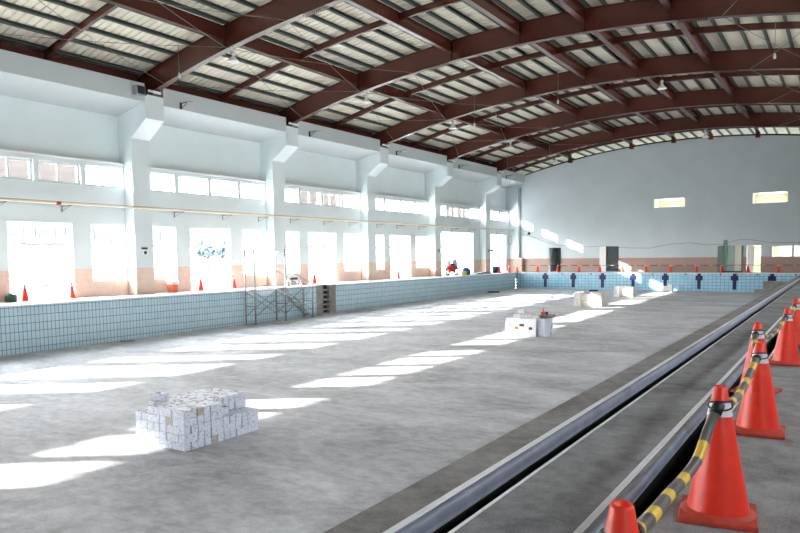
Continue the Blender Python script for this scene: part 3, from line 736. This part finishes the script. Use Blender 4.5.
kx = [(-26.2,3.6),(-25.0,3.3),(-23.6,2.75),(-22.4,2.45),(-20,2.25),(-18,2.3),(-16,2.1),(-14.2,2.05),(-12.6,2.35),(-11,2.45),(-9.6,2.25),(-8.2,2.3),(-7.2,2.62),(-6.3,2.6),(-5,2.35),(-3,2.3),(-1,2.3),(2,2.35)]
tag(MB().tube([(x, YE-.04, z) for x, z in kx], .016, 6).build('wall_cable', M['cable']), 'thin grey cable drooping across the end wall above the brown band', 'cable')
rt = empty('wall_lamp', (-25.2, YE-.02, 3.75), 'dark lamp on a bent arm high on the end wall near the corner', 'lamp')
MB().tube([(-.6,-.02,.1),(0,-.25,.12),(.0,-.3,-.05)], .02, 6).build('arm', M['cable'], rt); MB().lathe([(0,.1),(.1,.08),(.14,-.15),(0,-.15)], 14, (0,-.3,-.12)).build('lamp_head', M['black'], rt)
# signs on pillars
rt = empty('pillar_sign', (-26.79, P0+.48, 1.95), 'small notice and green symbol on the nearest pillar', 'sign')
MB().box(0,.012,-.16,.16,.10,.19).build('notice_plate', M['navytxt'], rt); MB().lathe([(0,0),(.08,0),(.08,.02),(0,.02)], 16).build('round_symbol', M['green'], rt, loc=(0,.04,-.05)).rotation_euler = (0,math.pi/2,0)
MB().box(0,.01,-.14,.16,-.13,.06).build('backing', M['white'], rt)
rt = empty('pillar_sign', (-26.79, P0+3*SP+.5, 2.0), 'small grey box on the fourth pillar', 'sign'); MB().box(0,.08,-.1,.1,-.1,.12).build('case', M['cable'], rt); MB().box(.08,.09,-.07,.07,-.05,.08).build('front', M['white'], rt)
rt = empty('pillar_sign', (-26.79, P0+4*SP+.62, 2.0), 'dark sign box sticking out of the farthest pillar', 'sign'); MB().box(0,.3,-.2,.35,-.1,.15).build('case', M['dark'], rt); MB().box(.3,.31,-.16,.31,-.05,.1).build('front', M['cable'], rt)

# ------------------------------------------------------------------ traffic cones
def cone(h, label, loc, cat='traffic cone', group=None, rz=0, big=True):
    s = h/.8
    rt = empty('traffic_cone', loc, label, cat, group, rz)
    R0, R1 = .180*s, .036*s
    r = lambda z: R0 + (R1-R0)*((z-.03*s)/(h-.03*s))
    MB().lathe([(R0,.03*s),(r(.1*s),.1*s),(r(.4*s),.4*s),(r(h-.012*s),h-.012*s),(R1-.004*s,h),(R1-.012*s,h-.004*s),(R1-.012*s,h-.12*s),(0,h-.12*s)], 32).build('cone_body', M['cone'], rt)
    mb = MB().obox((0,0,.017*s), .43*s, .43*s, .034*s)
    mb.lathe([(R0+.03*s,.034*s),(R0+.02*s,.045*s),(R0-.004*s,.055*s)], 32)
    mb.build('cone_base', M['conebase'] if big else M['cone'], rt, bevel=.008*s)
    z0_, z1_ = h*.78, h*.89
    MB().lathe([(r(z0_)+.003*s,z0_),(r(z1_)+.003*s,z1_)], 32).build('reflective_sleeve', M['reflect'], rt)
    if big:
        c = []
        for i in range(25): t = 2*math.pi*i/24; c.append(((r(.72*s)+.012)*math.cos(t), (r(.72*s)+.012)*math.sin(t), .705*s+.012*math.cos(t+1)))
        mb = MB().tube(c, .006*s, 6, cap=False)
        c = []
        for i in range(25): t = 2*math.pi*i/24; c.append(((r(.69*s)+.01)*math.cos(t), (r(.69*s)+.01)*math.sin(t)-.004, .68*s+.016*math.sin(t)))
        mb.tube(c, .005*s, 6, cap=False); mb.build('rope_ring', M['rubber'], rt)
    return rt
near = [(-.575,2.19),(-.60,4.47),(-.60,6.79),(-.80,8.75),(-.65,11.14),(-.66,13.4),(-.66,15.7)]
nl = ['large orange traffic cone cut off by the bottom edge of the photo', 'large orange traffic cone on the deck, the nearest one fully in view', 'large orange traffic cone, second fully in view on the right deck', 'large orange traffic cone, third fully in view on the right deck', 'large orange traffic cone partly behind nearer ones, fourth along the right deck', 'orange traffic cone small at the right edge, fifth along the right deck', 'orange traffic cone farthest along the right deck at the photo edge']
for k, (p, l_) in enumerate(zip(near, nl)):
    cone(.8, l_, (p[0], p[1], 0), group='large cones along the right deck', rz=[.3,.12,.05,-.2,.1,.3,0][k])
# poles between the near cones
def pole(k, pts, r=.029):
    # catmull-rom
    P = [Vector(p) for p in pts]; P = [P[0]*2-P[1]] + P + [P[-1]*2-P[-2]]; out = []
    for i in range(1, len(P)-2):
        for j in range(6):
            t = j/6
            out.append(.5*((2*P[i]) + (-P[i-1]+P[i+1])*t + (2*P[i-1]-5*P[i]+4*P[i+1]-P[i+2])*t*t + (-P[i-1]+3*P[i]-3*P[i+1]+P[i+2])*t**3))
    out.append(P[-2])
    rt = empty('barrier_pole', (0,0,0), k, 'barrier pole', 'black and yellow poles between the large cones')
    MB().tube(out, r, 14).build('pole_tube', M['hose'], rt)
    for e in (0, -1):
        c = out[e]; d = (out[1]-out[0]).normalized() if e == 0 else (out[-2]-out[-1]).normalized()
        MB().tube([c-d*.015, c+d*.05], r*1.18, 14).build('end_cap', M['rubber'], rt)
for i in range(6):
    a, b = near[i], near[i+1]
    A = Vector((a[0]+.015, a[1]+.075, .68)); B = Vector((b[0]-.015, b[1]-.085, .67))
    if i == 0: pts = [A, (-.60,2.6,.585), (-.63,3.0,.52), (-.66,3.4,.46), (-.67,3.8,.42), (-.66,4.1,.44), (-.64,4.3,.56), (-.60,4.395,.69)]
    else:
        sag = [.0,.10,.08,.12,.1,.1][i]
        pts = [A] + [A.lerp(B, t)-Vector((.02,0,sag*math.sin(math.pi*t)+.02)) for t in (.2,.4,.6,.8)] + [B]
    pole(['black and yellow pole sagging from the cut off cone to the nearest full cone','black and yellow pole between the first and second full cones','black and yellow pole between the second and third full cones','black and yellow pole between the third and fourth full cones','black and yellow pole between the fourth and fifth cones','black and yellow pole at the far end of the near cone row'][i], pts)
# left deck cones
lc = [(-27.15,14.70,'orange cone in the leftmost doorway beside the green drum'), (-27.15,16.66,'pale orange cone at the right side of the leftmost doorway'), (-27.1,23.5,'orange cone left in the doorway before the scaffold'), (-27.1,25.72,'pale orange cone just left of the scaffold frame'), (-27.15,32.4,'orange cone in the doorway above the ladder niche'), (-27.15,41.8,'small orange cone in the doorway after the third pillar'), (-26.2,57.2,'pink orange cone near the farthest pillar'), (-26.2,59.3,'pink orange cone in the far left corner')]
for x, y, l_ in lc: cone(.66, l_, (x, y, 0), group='small cones on the left deck', big=False)
def straight(a, b, label, r=.02, sag=.02):
    pts = [Vector(a).lerp(Vector(b), i/6)-Vector((0,0,sag*math.sin(math.pi*i/6))) for i in range(7)]
    tag(MB().tube(pts, r, 8).build('barrier_pole', M['hosefar']), label, 'barrier pole', 'thin barrier poles between small cones')
straight((-27.15,14.74,.60),(-27.15,16.62,.60),'thin striped pole across the leftmost doorway', r=.03)
straight((-27.1,23.55,.60),(-27.1,25.68,.60),'thin striped pole across the doorway before the scaffold', r=.03)
straight((-26.2,57.25,.60),(-26.2,59.25,.60),'thin striped pole near the farthest pillar')
fx = [-25.83,-23.79,-21.86,-19.88,-18.0,-16.05,-14.08,-12.09,-10.11,-8.22,-6.31,-4.22,-2.2,-.2]
fn = ['at the far left corner','left of the dark doorway','at the right side of the dark doorway','between the two dark doorways','at the white jamb of the second doorway','right of the second doorway, in the sun streak','right of the sun streak','left of the middle of the end wall','right of the middle, below the left high window','left of the grey green panels','before the bright doorway','right of the bright doorway','hidden near the walkway end','at the far end of the right deck']
for x, l_ in zip(fx, fn): cone(.66, 'orange cone on the far deck, ' + l_, (x, 60.3, 0), group='small cones along the far deck', big=False)
for i in range(len(fx)-1):
    straight((fx[i]+.04,60.3,.60),(fx[i+1]-.04,60.3,.60),'far deck pole right of the cone ' + fn[i], r=.022)

# ------------------------------------------------------------------ box stacks
protoA = MB().obox((0,0,.0705), .324, .135, .141).build('tile_carton', M['box'], bevel=.004)
protoB = MB().obox((0,0,.0705), .154, .284, .141).build('tile_carton', M['box'], bevel=.004)
used = {'A':False,'B':False}
extra = []
ncart = [0]
def put(kind, x, y, z, rz, label, group, force=False):
    if not force and ncart[0] >= 294: extra.append((kind, x, y, z, rz)); return None
    ncart[0] += 1
    p = protoA if kind == 'A' else protoB
    if not used[kind]: o = p; used[kind] = True
    else: o = p.copy(); COL.objects.link(o)
    o.location = (x, y, z); o.rotation_euler = (0,0,rz)
    return tag(o, label, 'box', group)
def stack(x0, y0, nx, ny, nz, keep, label, group, hollow=True, jit=.006):
    zb_ = max(zf(y0), zf(y0+ny*.308))+.001
    for k in range(nz):
        for i in range(nx):
            for j in range(ny):
                if not keep(i, j, k): continue
                if hollow and all(keep(i+a, j+b, k+c) and 0 <= i+a < nx and 0 <= j+b < ny and 0 <= k+c < nz for a,b,c in ((1,0,0),(-1,0,0),(0,1,0),(0,-1,0),(0,0,1))): continue
                cx_, cy_ = x0+(i+.5)*.344, y0+(j+.5)*.308
                jx = lambda: random.uniform(-jit, jit)
                if random.random() < (.6 if k % 2 else .35):
                    for d_ in (-.086,.086): put('B', cx_+d_, cy_+jx()*1.5, zb_+k*.1455, random.uniform(-.008,.008), label, group)
                else:
                    for d_ in (-.077,.077): put('A', cx_+jx()*1.6, cy_+d_, zb_+k*.1455, random.uniform(-.012,.012), label, group)
stack(-11.07, 7.93, 4, 6, 5, lambda i,j,k: not (i == 3 and j >= 3 and k >= 3) and not (i == 0 and j <= 0 and k == 4), 'white cardboard tile box in the large stack nearest the camera', 'tile boxes of the nearest stack')
put('A', -10.9, 8.36, max(zf(7.93),zf(9.778))+.0015+5*.1455+.0, .25, 'single white box lying on the left top of the nearest stack', 'tile boxes of the nearest stack')
put('B', -9.93, 8.99, max(zf(7.93),zf(9.778))+.0015+3*.1455+.0, .1, 'yellowish tile box on the lower step of the nearest stack', 'tile boxes of the nearest stack')
stack(-11.66, 26.0, 5, 3, 6, lambda i,j,k: not (k == 5 and i in (0, 4)), 'white tile box in the stack behind the printed white panel', 'tile boxes of the second stack')
rt = empty('carton_panel', (-10.80, 25.9, zf(25.9)), 'printed white cardboard panel leaning on the front of the second box stack', 'panel')
MB().obox((0,0,.37), 1.05, .04, .72, rx=-.06).build('panel_board', M['white'], rt)
for dx, dz, w_, h_, m_ in ((-.3,.3,.14,.10,M['orange']),(-.08,.42,.2,.10,M['navytxt']),(.02,.52,.18,.04,M['strip']),(.3,.3,.14,.1,M['navytxt']),(-.28,.08,.08,.06,M['navytxt'])):
    MB().obox((dx,-.024-(.37-dz)*.06,dz+.04), w_, .006, h_, rx=-.06).build('printed_mark', m_, rt)
tag(MB().obox((0,0,.06), .85, .5, .12).build('grey_slab', M['grey'], loc=(-10.25, 26.62, zf(26)+.745), bevel=.01), 'grey slab lying across the right end of the second box stack', 'slab')
rt = empty('red_tool', (-10.22, 26.6, zf(26)+.866), 'small red and black tool standing on the second box stack', 'tool')
MB().obox((0,0,.05), .2, .12, .10).build('tool_body', M['red'], rt); MB().tube([(-.03,0,.1),(-.02,0,.26)], .02, 8).build('handle', M['red'], rt); MB().obox((.1,.02,.05), .12,.12,.1).build('head', M['black'], rt)
tag(MB().obox((0,0,.07), .26,.2,.14).obox((.08,.0,.17),.07,.1,.07).build('white_bag', M['bag'], loc=(-11.2, 26.6, zf(26)+.895), bevel=.02), 'small white bag on top of the second box stack', 'bag')
stack(-13.85, 41.0, 5, 4, 6, lambda i,j,k: not (i in (1,2) and j == 0) and not (k == 5 and (i in (1,2) or j == 3)), 'white tile box in the third stack, before the far left crosses', 'tile boxes of the third stack')
tag(MB().obox((0,0,.04), .5,.3,.08, rz=.4).build('dark_tarp', M['black'], loc=(-12.9, 41.9, zf(42)+.9)), 'dark rumpled scrap lying on the third box stack', 'scrap')
stack(-13.90, 49.9, 4, 3, 5, lambda i,j,k: not (i == 1 and j == 0) and not (i == 2 and j == 0 and k > 3), 'white tile box in the fourth stack near the far pool wall', 'tile boxes of the fourth stack')
stack(-12.05, 57.3, 2, 2, 4, lambda i,j,k: not (i == 0 and k > 2), 'white tile box in the smallest stack touching the far wall tiles', 'tile boxes of the smallest stack')
# cartons scattered on the far floor
for k, (x, y, rz, kind, st) in enumerate(((-17.6,47.5,.2,'A','beside the far left crosses'), (-18.4,48.8,.8,'B','farthest left of the loose boxes'), (-16.2,49.0,.1,'A','before the second lane cross'), (-15.6,49.6,1.0,'A','left of the fourth box stack'), (-17.0,50.6,.5,'B','behind the other loose boxes'), (-15.0,47.7,.2,'B','right of the other loose boxes'))):
    put(kind, x, y, zf(y)+.001, rz, 'loose white box on the far pool floor, ' + st, 'loose boxes on the far pool floor', True)
mb = MB()
for kd, x, y, z, rz in extra: mb.obox((x,y,z+.0725), *((.325,.140,.143) if kd == 'A' else (.16,.286,.143)), rz=rz)
o = mb.build('tile_cartons', M['boxfar']); tag(o, 'white tile boxes making up the three farthest stacks', 'boxes', kind='stuff')
tag(MB().obox((0,0,.05),.5,.35,.10,rz=.3).obox((.3,.4,.04),.3,.6,.08,rz=.9).build('dark_rubble', M['black'], loc=(-24.6,52.0,zf(52))), 'dark heap of scrap on the pool floor by the far left tiles', 'heap')
tag(MB().obox((0,0,.02),.55,.25,.04,rz=.9).build('dark_board', M['dark'], loc=(-24.6,17.4,zf(17.4))), 'small dark board on the pool floor below the nearest pillar', 'board')

# ------------------------------------------------------------------ scaffold
XA, XB = -25.0, -24.35
def zfl(y): return zf(y)
sc = empty('scaffold_tower', (-24.7, 26.5, 0), 'tubular steel scaffold tower with stairs standing against the left pool wall', 'scaffold')
L = lambda x, y, z: (x+24.7, y-26.5, z)
R_ = .038
for yy, ztop in ((24.5, 2.05), (26.7, 2.05), (28.85, .2)):
    zb0 = zfl(yy)
    for xx in (XA, XB):
        MB().tube([L(xx,yy,zb0+.01), L(xx,yy,ztop)], R_, 8).lathe([(0,.0),(.07,0),(.07,.012),(0,.012)], 10, L(xx,yy,zb0)).build('upright', M['scaf'], sc)
    mb = MB()
    for zz in ([zb0+.9, .0, 1.0, 1.9] if ztop > 1 else [zb0+.9, .1]):
        mb.tube([L(XA,yy,zz), L(XB,yy,zz)], .024, 6)
    for zz in ([.0, 1.9] if ztop > 1 else [.1]):
        mb.tube([L(XA,yy,zz-.35), L(XA+.2,yy,zz)], .014, 6); mb.tube([L(XB,yy,zz-.35), L(XB-.2,yy,zz)], .014, 6)
    mb.build('end_frame', M['scaf'], sc)
for (y0_, z0_, y1_, z1_) in ((24.5,-1.3,26.7,-.1),(24.5,-.1,26.7,-1.3),(26.7,-1.3,28.85,-.1),(26.7,-.1,28.85,-1.3)):
    for xx in (XA, XB): MB().tube([L(xx,y0_,z0_), L(xx,y1_,z1_)], .022, 6).build('cross_brace', M['scaf'], sc)
for (y0_, z0_, y1_, z1_, xx) in ((26.7,1.05,28.85,.15,XB),(26.7,.95,28.85,-.05,XA),(26.7,1.7,26.9,1.8,XB)):
    MB().tube([L(xx,y0_,z0_), L(xx,y1_,z1_)], .022, 6).build('handrail', M['scaf'], sc)
MB().box(XA+24.7+.05, XB+24.7-.05, 24.5-26.5, 26.75-26.5, .04, .09).build('platform', M['plank'], sc)
st = MB()
for dx in (.2, .62): st.tube([L(XA+dx,26.8,.02), L(XA+dx,28.8,zfl(28.8)+.03)], .032, 6)
st_o = st.build('stair_stringers', M['scaf'], sc)
for k in range(7):
    t = (k+.6)/7.4; MB().obox(L(XA+.41, 26.8+2.0*t, .02+(zfl(28.8)-.0)*t), .42, .18, .045).build('stair_tread', M['scaf'], sc)
rt = empty('white_trestle', (-25.45, 28.6, 0), 'white painted trestle with printed front standing on the deck edge by the scaffold', 'trestle')
MB().box(-.03,.03,-.45,.45,.32,.62).build('top_board', M['white'], rt)
for yy in (-.42,.42): MB().box(-.14,-.10,yy-.02,yy+.02,0,.34).build('leg', M['white'], rt); MB().box(.10,.14,yy-.02,yy+.02,0,.34).build('leg', M['white'], rt)
MB().box(-.14,.14,-.44,.44,.32,.35).build('cross_rail', M['white'], rt)
MB().box(.031,.036,-.28,.28,.38,.50).build('printed_mark', M['navytxt'], rt)

# ------------------------------------------------------------------ things on the left deck
rt = empty('waste_bin', (-27.05, 21.75, 0), 'orange bin with a white plastic bag beside the nearest pillar', 'bin')
MB().lathe([(0,0),(.22,0),(.27,.48),(.25,.48),(.21,.03),(0,.03)], 24).build('bin_body', M['orange'], rt)
MB().lathe([(.272,.38),(.30,.44),(.29,.54),(.24,.58),(.22,.5)], 18).build('bin_bag', M['bag'], rt)
tag(MB().lathe([(0,0),(.2,0),(.22,.05),(.22,.26),(.19,.31),(0,.31)], 20).lathe([(0,.31),(.07,.31),(.07,.35),(0,.35)], 12).build('green_drum', M['green'], loc=(-27.1,14.12,0)), 'low dark green drum left of the leftmost cone', 'drum')
# motor scooter and bags in the gateway
rt = empty('motor_scooter', (-26.9, 49.5, 0), 'colourful motor scooter loaded with bags parked in the open gateway', 'scooter')
for yy in (-.55,.55): MB().tube([(0,yy+.22*math.cos(t*math.pi/8),.24+.22*math.sin(t*math.pi/8)) for t in range(17)], .05, 8, cap=False).build('wheel', M['rubber'], rt)
MB().prism([(-.12,.2),(.12,.2),(.14,.6),(-.14,.6)], -.45, .25).build('body', M['red'], rt, bevel=.03); MB().obox((0,-.2,.66),.26,.6,.12).build('seat', M['black'], rt, bevel=.03)
MB().prism([(-.16,.35),(.16,.35),(.12,.95),(-.12,.95)], .3, .42).build('front_shield', M['blue'], rt, bevel=.02); MB().tube([(-.3,.36,1.05),(0,.4,1.0),(.3,.36,1.05)], .02, 8).tube([(0,.4,.95),(.0,.5,.3)], .025, 8).build('handlebar', M['black'], rt)
MB().obox((0,-.62,.75),.35,.35,.32).build('rear_box', M['white'], rt, bevel=.02)
rt.scale = (1.35,1.35,1.35)
rt = empty('blue_bag', (-26.4, 51.0, 0), 'blue fabric bag on the deck right of the scooter', 'bag'); MB().lathe([(0,0),(.3,0),(.38,.25),(.3,.5),(.1,.62),(0,.62)], 16).build('bag_body', M['blue'], rt); MB().tube([(-.15,0,.55),(0,0,.75),(.15,0,.55)], .02, 8).build('strap', M['black'], rt)
tag(MB().lathe([(0,0),(.22,0),(.25,.3),(0,.32)], 16).build('yellow_bucket', M['yellow'], loc=(-26.05,50.0,0)), 'yellow green bucket before the scooter', 'bucket')
tag(MB().obox((0,0,.05),.7,2.8,.10).obox((.1,.3,.13),.5,1.6,.06).build('board_pile', M['dark'], loc=(-26.3,53.6,0)), 'low dark pile of boards on the deck before the farthest pillar', 'boards')
rt = empty('blue_machine', (-26.6, 57.3, 0), 'dark blue wheeled machine on the deck past the farthest pillar', 'machine')
MB().obox((0,0,.42),.5,.7,.35).build('machine_body', M['blue'], rt, bevel=.08)
for yy in (-.25,.25): MB().tube([(-.2,yy,.13),(.2,yy,.13)], .13, 14).build('wheel', M['rubber'], rt)
MB().tube([(0,-.3,.5),(0,-.6,.85)], .02, 8).build('handle', M['black'], rt)

# ------------------------------------------------------------------ outside
struct(MB().box(-170,-27.78,-120,230,-.3,-.12).build('floor_outside', M['ground']), 'pale sunlit court outside the windows', 'ground')
def building(x, y0, y1, h, mat, label, rows, cols, win):
    rt = empty('school_building', (x, (y0+y1)/2, -.12), label, 'building', 'buildings beyond the court')
    w = (y1-y0)/2
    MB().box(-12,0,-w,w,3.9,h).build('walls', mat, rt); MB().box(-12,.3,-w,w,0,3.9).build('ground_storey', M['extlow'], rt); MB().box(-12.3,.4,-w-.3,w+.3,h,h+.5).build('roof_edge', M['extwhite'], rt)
    for k in range(cols+1): MB().box(0,.35,-w+2*w*k/cols-.3,-w+2*w*k/cols+.3,3.9,h).build('pilaster', M['extwhite'], rt)
    for r_ in range(rows):
        for k in range(cols):
            yy = -w+2*w*(k+.5)/cols
            MB().box(.0,.12,yy-.9,yy+.9,4.9+r_*3.3,6.6+r_*3.3).build('window', win, rt)
building(-90, 28, 62, 11.6, M['extpink'], 'lavender building seen through the leftmost doorway', 2, 8, M['extwin'])
building(-100, 72, 128, 8.4, M['extwhite'], 'pale long building seen through the middle doorways', 1, 12, M['extwin'])
rt = empty('court_fence', (-47, 30, -.12), 'faded red fence along the court outside the doorways', 'fence')
MB().box(-.05,-.03,-30,42,.25,.40).build('lower_rail', M['fence'], rt); MB().box(-.05,-.03,-30,42,.55,.72).build('upper_rail', M['fence'], rt)
for k in range(13): MB().box(-.08,.08,-30+k*6-.08,-30+k*6+.08,0,1.1).build('post', M['extwhite'], rt)
def tree(x, y, h, label):
    rt = empty('tree', (x, y, -.12), label, 'tree', 'trees beyond the court')
    MB().tube([(0,0,0),(.1,0,h*.3),(0,.1,h*.6)], [.22,.16,.08], 8).build('trunk', M['bark'], rt)
    mb = MB(); rnd = random.Random(int(x*7+y))
    for k in range(420):
        u = Vector((rnd.gauss(0,1), rnd.gauss(0,1), rnd.gauss(0,1))).normalized()*rnd.random()**.33
        c = Vector((u.x*h*.3, u.y*h*.34, h*.68+u.z*h*.3)); s_ = .35
        n_ = Vector((rnd.gauss(0,1), rnd.gauss(0,1), rnd.gauss(0,1))).normalized(); a_ = n_.orthogonal().normalized()*s_; b2 = n_.cross(a_)
        mb.face((c-a_, c-b2*.6, c+a_, c+b2*.6))
    mb.build('foliage', M['leaf'], rt, normals=False)
tree(-70, 62, 4.6, 'leafy tree faintly seen through the doorway left of the scaffold')
tree(-72, 67, 4.2, 'second leafy tree right beside the first, seen through the same doorway')
tree(-66, 92, 5.0, 'leafy tree faintly seen through the doorway right of the scaffold')
rt = empty('court_sign', (-60, 70.2, -.12), 'violet sign board outside, seen through the doorway above the ladder niche', 'sign')
MB().box(-.05,.05,-1.0,1.0,1.5,2.5).build('board', M['purple'], rt)
for yy in (-.9,.9): MB().box(-.09,-.05,yy-.05,yy+.05,0,2.5).build('post', M['cable'], rt)

# ------------------------------------------------------------------ light
sun = D.lights.new('sun', 'SUN'); sun.energy = 24; sun.angle = math.radians(.6); sun.color = (1.0, .965, .90)
so_ = D.objects.new('sun', sun); COL.objects.link(so_); so_.location = (-60, -30, 40)
so_.rotation_euler = Vector((1, .685, -.43)).to_track_quat('-Z', 'Y').to_euler()
w = D.worlds.new('world'); SC.world = w; w.use_nodes = True
nt = w.node_tree; bg = nt.nodes['Background']
tc = N(nt, 'ShaderNodeTexCoord'); sp = N(nt, 'ShaderNodeSeparateXYZ'); nt.links.new(tc.outputs['Generated'], sp.inputs[0])
r = N(nt, 'ShaderNodeValToRGB'); r.color_ramp.elements[0].color = (1,.985,.95,1); r.color_ramp.elements[1].color = (.80,.88,1,1); r.color_ramp.elements[0].position = 0; r.color_ramp.elements[1].position = .8
nt.links.new(sp.outputs['Z'], r.inputs[0]); nt.links.new(r.outputs[0], bg.inputs[0])
bg.inputs[1].default_value = 22.0
# daylight portals in the window openings (guide sky sampling only)
for (a0, a1, c0, c1, ty, b_, k) in openings:
    if a1 < -10: continue
    if ty == 'high' : continue
    ld = D.lights.new('daylight_portal', 'AREA'); ld.shape = 'RECTANGLE'; ld.size = a1-a0; ld.size_y = c1-c0
    ld.cycles.is_portal = True
    lo = D.objects.new('daylight_portal', ld); COL.objects.link(lo)
    lo.matrix_world = Matrix.Translation((-27.8, (a0+a1)/2, (c0+c1)/2)) @ Matrix(((0,0,-1,0),(1,0,0,0),(0,-1,0,0),(0,0,0,1)))
for b_ in range(-3, 5):
    s0 = P0+SP*b_
    ld = D.lights.new('daylight_portal', 'AREA'); ld.shape = 'RECTANGLE'; ld.size = 7.9; ld.size_y = .84
    ld.cycles.is_portal = True
    lo = D.objects.new('daylight_portal', ld); COL.objects.link(lo)
    lo.matrix_world = Matrix.Translation((-27.8, s0+5.0, 5.24)) @ Matrix(((0,0,-1,0),(1,0,0,0),(0,-1,0,0),(0,0,0,1)))

for b_ in range(-3, 3):  # portals in the added right wall openings
    s0 = P0+SP*b_
    ld = D.lights.new('daylight_portal', 'AREA'); ld.shape = 'RECTANGLE'; ld.size = 7.9; ld.size_y = .9
    ld.cycles.is_portal = True
    lo = D.objects.new('daylight_portal', ld); COL.objects.link(lo)
    lo.matrix_world = Matrix.Translation((XR+.32, s0+5.0, 5.25)) @ Matrix(((0,0,1,0),(-1,0,0,0),(0,-1,0,0),(0,0,0,1)))
# ------------------------------------------------------------------ camera
cam = D.cameras.new('camera'); co = D.objects.new('camera', cam); COL.objects.link(co)
f, yaw, pitch, roll = 685.885, math.radians(32.892), math.radians(4.208), math.radians(.669)
cam.sensor_width = 36; cam.lens = f*36/800; cam.shift_y = (306.711-266.5)/800; cam.clip_end = 600
r0 = Vector((math.cos(yaw), math.sin(yaw), 0)); fw = Vector((-math.sin(yaw)*math.cos(pitch), math.cos(yaw)*math.cos(pitch), -math.sin(pitch)))
up = r0.cross(fw); c_, s_ = math.cos(roll), math.sin(roll)
rr = c_*r0 - s_*up; uu = s_*r0 + c_*up; bk = -fw
co.matrix_world = Matrix(((rr.x,uu.x,bk.x,0),(rr.y,uu.y,bk.y,0),(rr.z,uu.z,bk.z,1.6),(0,0,0,1)))
SC.camera = co
for o in D.objects:
    if 'label' in o and len(o['label'].split()) > 16: print('LONG', o.name, o['label'])
SC.view_settings.view_transform = 'Standard'; SC.view_settings.look = 'None'; SC.view_settings.gamma = 1
SC.view_settings.use_curve_mapping = False
SC.view_settings.exposure = 0.66
SC.cycles.max_bounces = 16; SC.cycles.diffuse_bounces = 8; SC.cycles.transparent_max_bounces = 16; SC.cycles.sample_clamp_indirect = 20
SC.cycles.use_denoising = True
